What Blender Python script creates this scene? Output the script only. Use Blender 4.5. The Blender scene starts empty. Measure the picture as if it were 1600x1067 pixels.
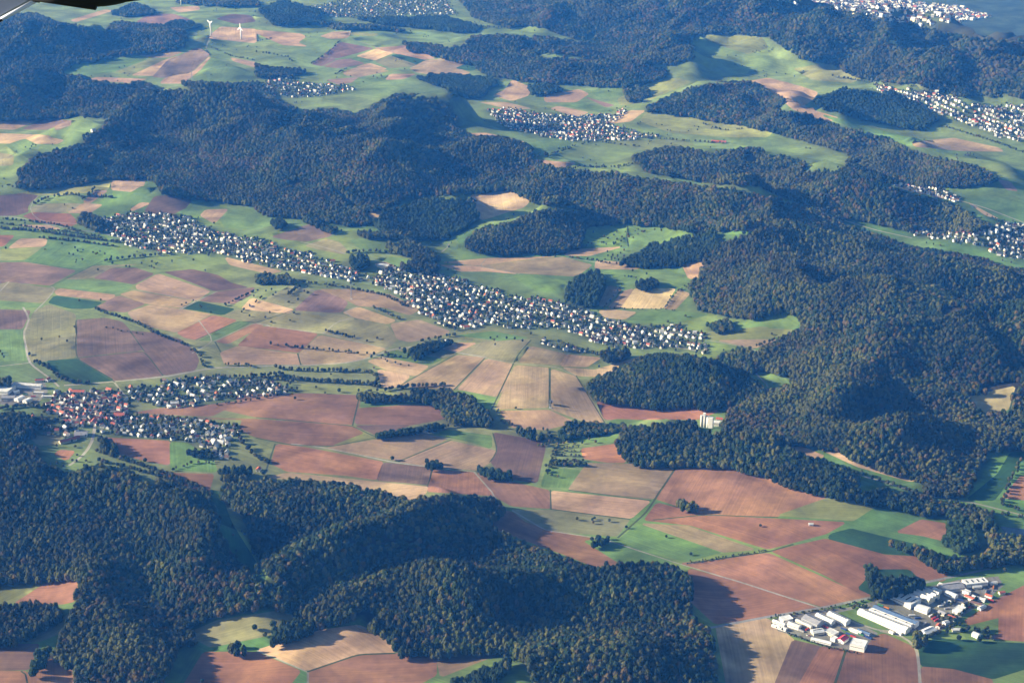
import bpy, bmesh, math, random, time
_t0 = time.time()
import numpy as np
from mathutils import Vector, Matrix
from mathutils.geometry import delaunay_2d_cdt
random.seed(7); RNG = np.random.default_rng(7)
R = math.radians
C = bpy.context.scene.collection
scene = bpy.context.scene

# ------------------------------------------------------------------ camera, sky, sun, exposure
FPX, CX, CY = 2600.0, 800.0, 533.5            # focal length in photo pixels
CAM_Z, PITCH = 1600.0, R(20.5)
cam_data = bpy.data.cameras.new('camera'); cam = bpy.data.objects.new('camera', cam_data); C.objects.link(cam)
cam.location = (0, 0, CAM_Z); cam.rotation_euler = (R(90) - PITCH, 0, 0)
cam_data.sensor_width = 36; cam_data.lens = FPX / 1600 * 36; cam_data.clip_start = 0.1; cam_data.clip_end = 200000
scene.camera = cam
SUN_EL = R(20); SUN_DIR = Vector((-1.0, 0.10, 0)).normalized() * math.cos(SUN_EL) + Vector((0, 0, math.sin(SUN_EL)))
world = bpy.data.worlds.new('World'); scene.world = world; world.use_nodes = True
wn = world.node_tree; wn.nodes.clear()
sky = wn.nodes.new('ShaderNodeTexSky'); sky.sky_type = 'NISHITA'; sky.sun_disc = False
sky.sun_elevation = SUN_EL; sky.sun_rotation = math.atan2(SUN_DIR.x, SUN_DIR.y); sky.altitude = 300
bg = wn.nodes.new('ShaderNodeBackground'); bg.inputs[1].default_value = 0.05
wo = wn.nodes.new('ShaderNodeOutputWorld'); wn.links.new(sky.outputs[0], bg.inputs[0]); wn.links.new(bg.outputs[0], wo.inputs[0])
sun_d = bpy.data.lights.new('sun', 'SUN'); sun_d.energy = 5.0; sun_d.angle = R(0.5); sun_d.color = (1.0, 0.93, 0.84)
sun = bpy.data.objects.new('sun', sun_d); C.objects.link(sun)
sun.rotation_euler = SUN_DIR.to_track_quat('Z', 'Y').to_euler(); sun.location = (0, 0, 3000)
scene.view_settings.view_transform = 'Standard'; scene.view_settings.look = 'None'
scene.view_settings.exposure = 1.25; scene.view_settings.gamma = 1.0
HAZE_DENSITY = 4.2e-5
scene.cycles.volume_bounces = 0
scene.cycles.max_bounces = 4; scene.cycles.diffuse_bounces = 2

# ------------------------------------------------------------------ noise and terrain height
_T = np.random.default_rng(3).random((256, 256)) * 2 - 1
def vnoise(x, y):
    xi = np.floor(x).astype(int); yi = np.floor(y).astype(int); fx = x - xi; fy = y - yi
    fx = fx * fx * fx * (fx * (fx * 6 - 15) + 10); fy = fy * fy * fy * (fy * (fy * 6 - 15) + 10)
    a = _T[xi & 255, yi & 255]; b = _T[(xi + 1) & 255, yi & 255]; c = _T[xi & 255, (yi + 1) & 255]; d = _T[(xi + 1) & 255, (yi + 1) & 255]
    return (a * (1 - fx) + b * fx) * (1 - fy) + (c * (1 - fx) + d * fx) * fy
def fbm(x, y, o=3):
    s = 0; a = 1.0; t = 0
    for k in range(o):
        s = s + a * vnoise(x * 2 ** k + 17.3 * k, y * 2 ** k + 5.1 * k); t += a; a *= .5
    return s / t
SP, CP = math.sin(PITCH), math.cos(PITCH)
def pix_plane(px, py, z):
    """photo pixel -> world point on the plane of height z"""
    u = (px - CX) / FPX; v = (py - CY) / FPX
    zc = (CAM_Z - z) / (SP + v * CP)
    return zc * u, zc * (CP - v * SP)
def project(x, y, z):
    dz = z - CAM_Z
    zc = y * CP - dz * SP
    yc = -(y * SP + dz * CP)
    return CX + FPX * x / zc, CY + FPX * yc / zc
# ridges: crest pixels with crest heights, and half width in metres
RIDGES = [
 ([(360,800,18),(470,785,26),(560,795,28),(620,815,20)],100), ([(440,900,45),(560,850,65),(690,790,32),(750,790,14)],100),
 ([(600,965,35),(740,908,66),(860,880,42),(980,892,36),(1040,905,34)],95), ([(850,1040,30),(960,1000,52),(1070,985,28)],80),
 ([(-60,720,75),(60,730,78),(150,760,66),(230,775,62)],100), ([(230,775,62),(295,805,64),(335,850,62),(370,900,40)],72), ([(100,860,35),(170,890,34),(165,960,24),(160,1030,16)],75),
 ([(20,270,40),(100,220,95),(200,160,120),(330,150,140),(450,180,135),(495,215,100)],230),
 ([(570,245,85),(620,165,125),(680,160,125),(710,190,60)],170), ([(540,290,50),(610,240,100),(720,225,110),(830,245,95),(880,265,80)],200),
 ([(880,270,70),(1000,280,85),(1120,300,90),(1220,325,90)],200), ([(620,330,40),(700,318,55),(740,325,40)],110),
 ([(740,375,30),(820,340,60),(880,330,60)],120), ([(1000,400,25),(1090,375,50),(1200,375,90),(1320,385,80),(1480,428,92),(1640,475,98)],190),
 ([(1100,440,30),(1250,430,80),(1400,460,120),(1640,500,130)],230), ([(1250,560,60),(1400,535,105),(1640,530,125)],190),
 ([(1200,640,35),(1290,605,75),(1390,600,60)],150), ([(1300,685,40),(1440,675,62),(1600,690,45)],140),
 ([(940,600,20),(1010,570,60),(1080,565,75),(1150,585,50)],95), ([(975,695,15),(1060,665,45),(1130,680,40),(1230,720,35),(1320,750,25)],90),
 ([(1200,290,60),(1290,280,95),(1400,305,92),(1500,345,60)],200), ([(1020,160,30),(1110,135,75),(1190,140,80),(1270,175,70),(1400,220,60),(1520,270,50)],200),
 ([(1010,250,30),(1110,240,50),(1240,245,45)],120), ([(1280,160,40),(1340,145,70),(1440,170,50)],170),
 ([(640,75,40),(760,60,60),(900,85,80),(1030,90,90),(1080,60,90)],260), ([(820,40,60),(950,10,110),(1060,30,110)],300),
 ([(-40,60,110),(80,50,110),(170,55,90),(280,60,60)],300), ([(-40,140,90),(60,130,80),(180,135,60)],220),
 ([(950,-40,120),(1100,-10,160),(1170,3,190),(1250,14,195),(1330,28,195),(1400,42,190),(1500,68,185),(1600,92,180),(1700,110,180)],480),
 ([(1480,120,110),(1580,130,110)],300), ([(300,95,45),(420,75,35)],350), ([(560,60,45),(700,70,40)],400), ([(330,30,50),(420,25,50)],300),
 ([(800,265,25),(640,120,20)],300), ([(160,290,35),(250,300,35)],150), ([(640,395,18),(560,375,25),(450,360,30)],150),
 ([(900,440,25),(1000,430,35)],150), ([(250,470,22),(450,470,28),(600,480,26)],200), ([(150,540,18),(260,545,20)],160),
 ([(450,650,14),(620,660,16)],150), ([(860,600,22),(800,560,20)],160), ([(1080,760,16),(1200,790,14)],120), ([(1250,870,16),(1330,890,14)],90),
 ([(480,1010,14),(560,995,20)],90), ([(1300,1040,10),(1180,1020,12)],90),
]
_SEG = []
for pts, w in RIDGES:
    P = [(*pix_plane(a, b, h), h) for a, b, h in pts]
    for i in range(len(P) - 1): _SEG.append((P[i], P[i + 1], w, len(_SEG)))
def height_exact(x, y):
    x = np.asarray(x, float); y = np.asarray(y, float)
    s = np.zeros(x.shape)
    wx = x + 60 * vnoise(x / 260 + 9, y / 260); wy = y + 60 * vnoise(x / 260, y / 260 + 31)
    for a, b, w, k in _SEG:
        dx, dy = b[0] - a[0], b[1] - a[1]; L2 = dx * dx + dy * dy
        t = np.clip(((wx - a[0]) * dx + (wy - a[1]) * dy) / L2, 0, 1)
        d2 = (wx - a[0] - t * dx) ** 2 + (wy - a[1] - t * dy) ** 2
        hh = (a[2] + (b[2] - a[2]) * t) * np.exp(-d2 / (2 * (w * .75) ** 2))
        s += hh ** 4
    s = s ** .25
    r = 1 - np.abs(fbm(x / 330 + 3, y / 330, 3)) * 2.2
    z = s * (1 + .58 * (r - .6) * np.clip(s / 50, 0, 1)) + 9 * fbm(x / 800, y / 800, 2) + 5 * fbm(x / 330 + 50, y / 330, 2)
    z = z + .42 * s * np.clip((s - 20) / 50, 0, 1) * fbm(x / 620 + 31, y / 480 + 8, 2)
    z = z + np.clip(s / 60, 0, 1) * 13 * vnoise(x / 120 + 7, y / 120)
    q = ((x - 1265) * .83 + (y - 8960) * .56 - 250) / 1300; q = np.clip(q, 0, 1)
    return z - 200 * q * q * (3 - 2 * q)
GX0, GY0, GST, GNX, GNY = -5600.0, 1100.0, 11.0, 1020, 1180
_gx, _gy = np.meshgrid(GX0 + GST * np.arange(GNX), GY0 + GST * np.arange(GNY), indexing='ij')
_G = np.concatenate([height_exact(_gx[i:i+60], _gy[i:i+60]) for i in range(0, GNX, 60)])
def height(x, y):
    x = np.asarray(x, float); y = np.asarray(y, float); sh = x.shape; x = x.ravel(); y = y.ravel()
    fx = (x - GX0) / GST; fy = (y - GY0) / GST
    inside = (fx >= 0) & (fy >= 0) & (fx < GNX - 1.001) & (fy < GNY - 1.001)
    cx_ = np.clip(fx, 0, GNX - 1.001); cy_ = np.clip(fy, 0, GNY - 1.001); i = cx_.astype(int); j = cy_.astype(int); a = cx_ - i; b = cy_ - j
    z = (_G[i, j] * (1 - a) + _G[i + 1, j] * a) * (1 - b) + (_G[i, j + 1] * (1 - a) + _G[i + 1, j + 1] * a) * b
    return z.reshape(sh)
print('grid', round(time.time() - _t0, 1))
def ground_at(px, py, lift=0.0):
    """photo pixel -> point where its ray meets the terrain"""
    px = np.atleast_1d(np.asarray(px, float)); py = np.atleast_1d(np.asarray(py, float))
    u = (px - CX) / FPX; v = (py - CY) / FPX
    dx, dy, dz = u, CP - v * SP, -(SP + v * CP)
    lo = np.full(px.shape, 1500.0); hi = np.full(px.shape, 60000.0); done = np.zeros(px.shape, bool)
    t = 1500.0
    while t < 40000:
        f = (CAM_Z + dz * t) - (height(dx * t, dy * t) + lift)
        new = (~done) & (f < 0); hi[new] = t; done |= new
        lo[~done] = t
        t *= 1.012 if t > 2200 else 1.02
    for _ in range(14):
        m = (lo + hi) / 2; f = (CAM_Z + dz * m) - (height(dx * m, dy * m) + lift)
        below = f < 0; hi = np.where(below, m, hi); lo = np.where(below, lo, m)
    m = (lo + hi) / 2
    return dx * m, dy * m
def g1(px, py):
    x, y = ground_at(px, py); return float(x[0]), float(y[0]), float(height(x, y)[0])
def scale_px(y):                                # photo pixels per metre at photo row y
    return FPX * (SP + (y - CY) / FPX * CP) / CAM_Z
def inpoly(x, y, poly):
    r = np.zeros(x.shape, bool); n = len(poly); j = n - 1
    for i in range(n):
        xi, yi = poly[i]; xj, yj = poly[j]
        if yi != yj:
            r ^= ((yi > y) != (yj > y)) & (x < (xj - xi) * (y - yi) / (yj - yi) + xi)
        j = i
    return r

# ------------------------------------------------------------------ object helpers
def link(o, parent=None):
    C.objects.link(o)
    if parent is not None: o.parent = parent
    return o
def tag(o, label=None, cat=None, group=None, kind=None):
    if label: o['label'] = label
    if cat: o['category'] = cat
    if group: o['group'] = group
    if kind: o['kind'] = kind
    return o
def empty(name, loc, rz=0.0):
    o = bpy.data.objects.new(name, None); o.location = loc; o.rotation_euler = (0, 0, rz); o.empty_display_size = 2
    return link(o)
class MB:
    def __init__(s): s.v = []; s.f = []; s.m = []
    def add(s, vs, fs, mi=0):
        b = len(s.v); s.v += [tuple(p) for p in vs]; s.f += [tuple(i + b for i in f) for f in fs]; s.m += [mi] * len(fs); return s
    def box(s, x0, x1, y0, y1, z0, z1, mi=0):
        return s.add([(x0,y0,z0),(x1,y0,z0),(x1,y1,z0),(x0,y1,z0),(x0,y0,z1),(x1,y0,z1),(x1,y1,z1),(x0,y1,z1)],
                     [(0,3,2,1),(4,5,6,7),(0,1,5,4),(1,2,6,5),(2,3,7,6),(3,0,4,7)], mi)
    def tube(s, p, q, r0, r1=None, n=10, mi=0, caps=True):
        p = Vector(p); q = Vector(q); r1 = r0 if r1 is None else r1
        d = (q - p).normalized(); a = d.orthogonal().normalized(); b = d.cross(a)
        vs = [p + (a * math.cos(2*math.pi*i/n) + b * math.sin(2*math.pi*i/n)) * r0 for i in range(n)]
        vs += [q + (a * math.cos(2*math.pi*i/n) + b * math.sin(2*math.pi*i/n)) * r1 for i in range(n)]
        fs = [(i, (i + 1) % n, n + (i + 1) % n, n + i) for i in range(n)]
        if caps: fs += [tuple(range(n - 1, -1, -1)), tuple(range(n, 2 * n))]
        return s.add(vs, fs, mi)
    def data(s, name, mats, smooth=False):
        me = bpy.data.meshes.new(name); me.from_pydata(s.v, [], s.f)
        for m in mats: me.materials.append(m)
        if len(mats) > 1: me.polygons.foreach_set('material_index', s.m)
        if smooth: me.polygons.foreach_set('use_smooth', [True] * len(me.polygons))
        me.update(); return me
    def build(s, name, mats, parent=None, smooth=False):
        if not isinstance(mats, (list, tuple)): mats = [mats]
        return link(bpy.data.objects.new(name, s.data(name, mats, smooth)), parent)

# ------------------------------------------------------------------ materials
def new_mat(name):
    m = bpy.data.materials.new(name); m.use_nodes = True; nt = m.node_tree
    return m, nt, nt.nodes['Principled BSDF']
def N(nt, t, **k):
    n = nt.nodes.new(t)
    for a, b in k.items(): setattr(n, a, b)
    return n
def mathn(nt, op, a, b=None):
    n = N(nt, 'ShaderNodeMath', operation=op)
    for i, v in enumerate((a, b)):
        if v is None: continue
        if isinstance(v, (int, float)): n.inputs[i].default_value = v
        else: nt.links.new(v, n.inputs[i])
    return n.outputs[0]
def noisy(name, col, var=0.25, scale=0.5, rough=0.8, metal=0.0, detail=3, bump=0.0):
    m, nt, b = new_mat(name)
    tc = N(nt, 'ShaderNodeNewGeometry'); no = N(nt, 'ShaderNodeTexNoise'); no.inputs['Scale'].default_value = scale; no.inputs['Detail'].default_value = detail
    nt.links.new(tc.outputs['Position'], no.inputs['Vector'])
    mr = N(nt, 'ShaderNodeMapRange'); mr.inputs['From Min'].default_value = .3; mr.inputs['From Max'].default_value = .7
    mr.inputs['To Min'].default_value = 1 - var; mr.inputs['To Max'].default_value = 1 + var
    nt.links.new(no.outputs['Fac'], mr.inputs['Value'])
    vm = N(nt, 'ShaderNodeVectorMath', operation='SCALE'); vm.inputs[0].default_value = col[:3]; nt.links.new(mr.outputs['Result'], vm.inputs['Scale'])
    nt.links.new(vm.outputs[0], b.inputs['Base Color']); b.inputs['Roughness'].default_value = rough; b.inputs['Metallic'].default_value = metal
    return m
# soil / meadow: colour from the sheet's own land-use attribute, plus crop rows and soil patches
def land_material():
    m, nt, b = new_mat('land'); L = nt.links.new
    at = N(nt, 'ShaderNodeAttribute', attribute_name='tint'); row = N(nt, 'ShaderNodeAttribute', attribute_name='rows')
    geo = N(nt, 'ShaderNodeNewGeometry'); sx = N(nt, 'ShaderNodeSeparateXYZ'); L(geo.outputs['Position'], sx.inputs[0])
    srow = N(nt, 'ShaderNodeSeparateColor'); L(row.outputs['Color'], srow.inputs[0])
    ang = mathn(nt, 'MULTIPLY', srow.outputs['Red'], math.pi)
    u = mathn(nt, 'ADD', mathn(nt, 'MULTIPLY', sx.outputs['X'], mathn(nt, 'COSINE', ang)), mathn(nt, 'MULTIPLY', sx.outputs['Y'], mathn(nt, 'SINE', ang)))
    v = mathn(nt, 'SUBTRACT', mathn(nt, 'MULTIPLY', sx.outputs['Y'], mathn(nt, 'COSINE', ang)), mathn(nt, 'MULTIPLY', sx.outputs['X'], mathn(nt, 'SINE', ang)))
    cu = N(nt, 'ShaderNodeCombineXYZ'); L(mathn(nt, 'MULTIPLY', u, .27), cu.inputs[0]); L(mathn(nt, 'MULTIPLY', v, .004), cu.inputs[1])
    n1 = N(nt, 'ShaderNodeTexNoise'); n1.inputs['Scale'].default_value = 1.0; n1.inputs['Detail'].default_value = 3; L(cu.outputs[0], n1.inputs['Vector'])
    n2 = N(nt, 'ShaderNodeTexNoise'); n2.inputs['Scale'].default_value = .0075; n2.inputs['Detail'].default_value = 4; n2.inputs['Distortion'].default_value = .6; L(geo.outputs['Position'], n2.inputs['Vector'])
    n3 = N(nt, 'ShaderNodeTexNoise'); n3.inputs['Scale'].default_value = .06; n3.inputs['Detail'].default_value = 5; L(geo.outputs['Position'], n3.inputs['Vector'])
    def rng(o, a, c, lo=.35, hi=.65):
        r = N(nt, 'ShaderNodeMapRange'); r.inputs['From Min'].default_value = lo; r.inputs['From Max'].default_value = hi
        r.inputs['To Min'].default_value = a; r.inputs['To Max'].default_value = c; L(o, r.inputs['Value']); return r.outputs['Result']
    wnz = N(nt, 'ShaderNodeTexWhiteNoise', noise_dimensions='1D'); L(mathn(nt, 'FLOOR', mathn(nt, 'MULTIPLY', u, 1 / 38)), wnz.inputs['W']); strip = rng(wnz.outputs['Value'], .92, 1.07, 0, 1)
    f = mathn(nt, 'MULTIPLY', mathn(nt, 'MULTIPLY', mathn(nt, 'MULTIPLY', strip, rng(n1.outputs['Fac'], .88, 1.11)), rng(n2.outputs['Fac'], .60, 1.36, .32, .68)), rng(n3.outputs['Fac'], .9, 1.1))
    sc = N(nt, 'ShaderNodeVectorMath', operation='SCALE'); L(at.outputs['Color'], sc.inputs[0]); L(f, sc.inputs['Scale'])
    # light loam patches: shift toward a paler, yellower soil
    n4 = N(nt, 'ShaderNodeTexNoise'); n4.inputs['Scale'].default_value = .0045; n4.inputs['Detail'].default_value = 5; n4.inputs['Distortion'].default_value = 1.2; L(geo.outputs['Position'], n4.inputs['Vector'])
    mx = N(nt, 'ShaderNodeMix', data_type='RGBA', blend_type='MULTIPLY'); L(sc.outputs[0], mx.inputs[6]); mx.inputs[7].default_value = (1.25, 1.3, 1.05, 1)
    L(rng(n4.outputs['Fac'], 0, 1, .45, .72), mx.inputs[0]); L(mx.outputs[2], b.inputs['Base Color'])
    b.inputs['Roughness'].default_value = .95; b.inputs['Specular IOR Level'].default_value = .1
    return m
LAND = land_material()
def leaf_material(name, c0, c1):
    m, nt, b = new_mat(name); L = nt.links.new
    oi = N(nt, 'ShaderNodeObjectInfo'); geo = N(nt, 'ShaderNodeNewGeometry')
    no = N(nt, 'ShaderNodeTexNoise'); no.inputs['Scale'].default_value = .9; no.inputs['Detail'].default_value = 3; L(geo.outputs['Position'], no.inputs['Vector'])
    big = N(nt, 'ShaderNodeTexNoise'); big.inputs['Scale'].default_value = .006; big.inputs['Detail'].default_value = 3; L(oi.outputs['Location'], big.inputs['Vector'])
    mx = N(nt, 'ShaderNodeMix', data_type='RGBA'); mx.inputs[6].default_value = (*c0, 1); mx.inputs[7].default_value = (*c1, 1)
    L(oi.outputs['Random'], mx.inputs[0])
    def rng(o, a, c, lo, hi):
        r = N(nt, 'ShaderNodeMapRange'); r.inputs['From Min'].default_value = lo; r.inputs['From Max'].default_value = hi
        r.inputs['To Min'].default_value = a; r.inputs['To Max'].default_value = c; L(o, r.inputs['Value']); return r.outputs['Result']
    f = mathn(nt, 'MULTIPLY', rng(no.outputs['Fac'], .55, 1.45, .3, .7), rng(big.outputs['Fac'], .62, 1.38, .38, .62))
    sc = N(nt, 'ShaderNodeVectorMath', operation='SCALE'); L(mx.outputs[2], sc.inputs[0]); L(f, sc.inputs['Scale'])
    L(sc.outputs[0], b.inputs['Base Color']); b.inputs['Roughness'].default_value = .85; b.inputs['Specular IOR Level'].default_value = .15
    return m
LEAF = [leaf_material('leaf_dark', (.012, .029, .009), (.026, .042, .012)), leaf_material('leaf_olive', (.042, .052, .014), (.084, .084, .022)),
        leaf_material('leaf_rust', (.068, .053, .020), (.105, .074, .027)), leaf_material('leaf_pale', (.07, .08, .03), (.10, .10, .04))]
BARK = noisy('bark', (.09, .07, .05), .3, 1.5)
WALL_WHITE = noisy('plaster_white', (.80, .78, .74), .05, .3)
WALL_CREAM = noisy('plaster_cream', (.72, .64, .48), .06, .3)
WALL_GREY = noisy('cladding_grey', (.42, .43, .45), .08, .3)
WALL_STONE = noisy('brick_red', (.36, .16, .11), .15, .8)
ROOF_RED = noisy('clay_tile_red', (.42, .105, .055), .25, .6)
ROOF_BROWN = noisy('tile_brown', (.13, .07, .055), .25, .6)
ROOF_SLATE = noisy('slate', (.065, .068, .078), .25, .6)
ROOF_PALE = noisy('sheet_pale', (.58, .58, .56), .18, .15, rough=.5)
ROOF_WHITE = noisy('membrane_white', (.72, .72, .70), .16, .12, rough=.5)
ROOF_BLUE = noisy('panel_blue', (.10, .16, .28), .15, .25, rough=.35)
ROOF_GREY = noisy('sheet_grey', (.30, .30, .32), .15, .2, rough=.5)
ROOF_BRIGHT_RED = noisy('sheet_red', (.50, .05, .06), .1, .3, rough=.5)
GLASS = noisy('window_glass', (.03, .04, .05), .2, .5, rough=.1)
METAL = noisy('painted_steel', (.78, .79, .80), .04, 1.0, rough=.4)
STEEL = noisy('galvanised_steel', (.40, .41, .42), .1, 1.0, rough=.45, metal=.6)
BLACK = noisy('black_rubber', (.006, .006, .007), .2, 2.0, rough=.7)
CONCRETE = noisy('concrete', (.55, .54, .50), .12, .25)
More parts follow.
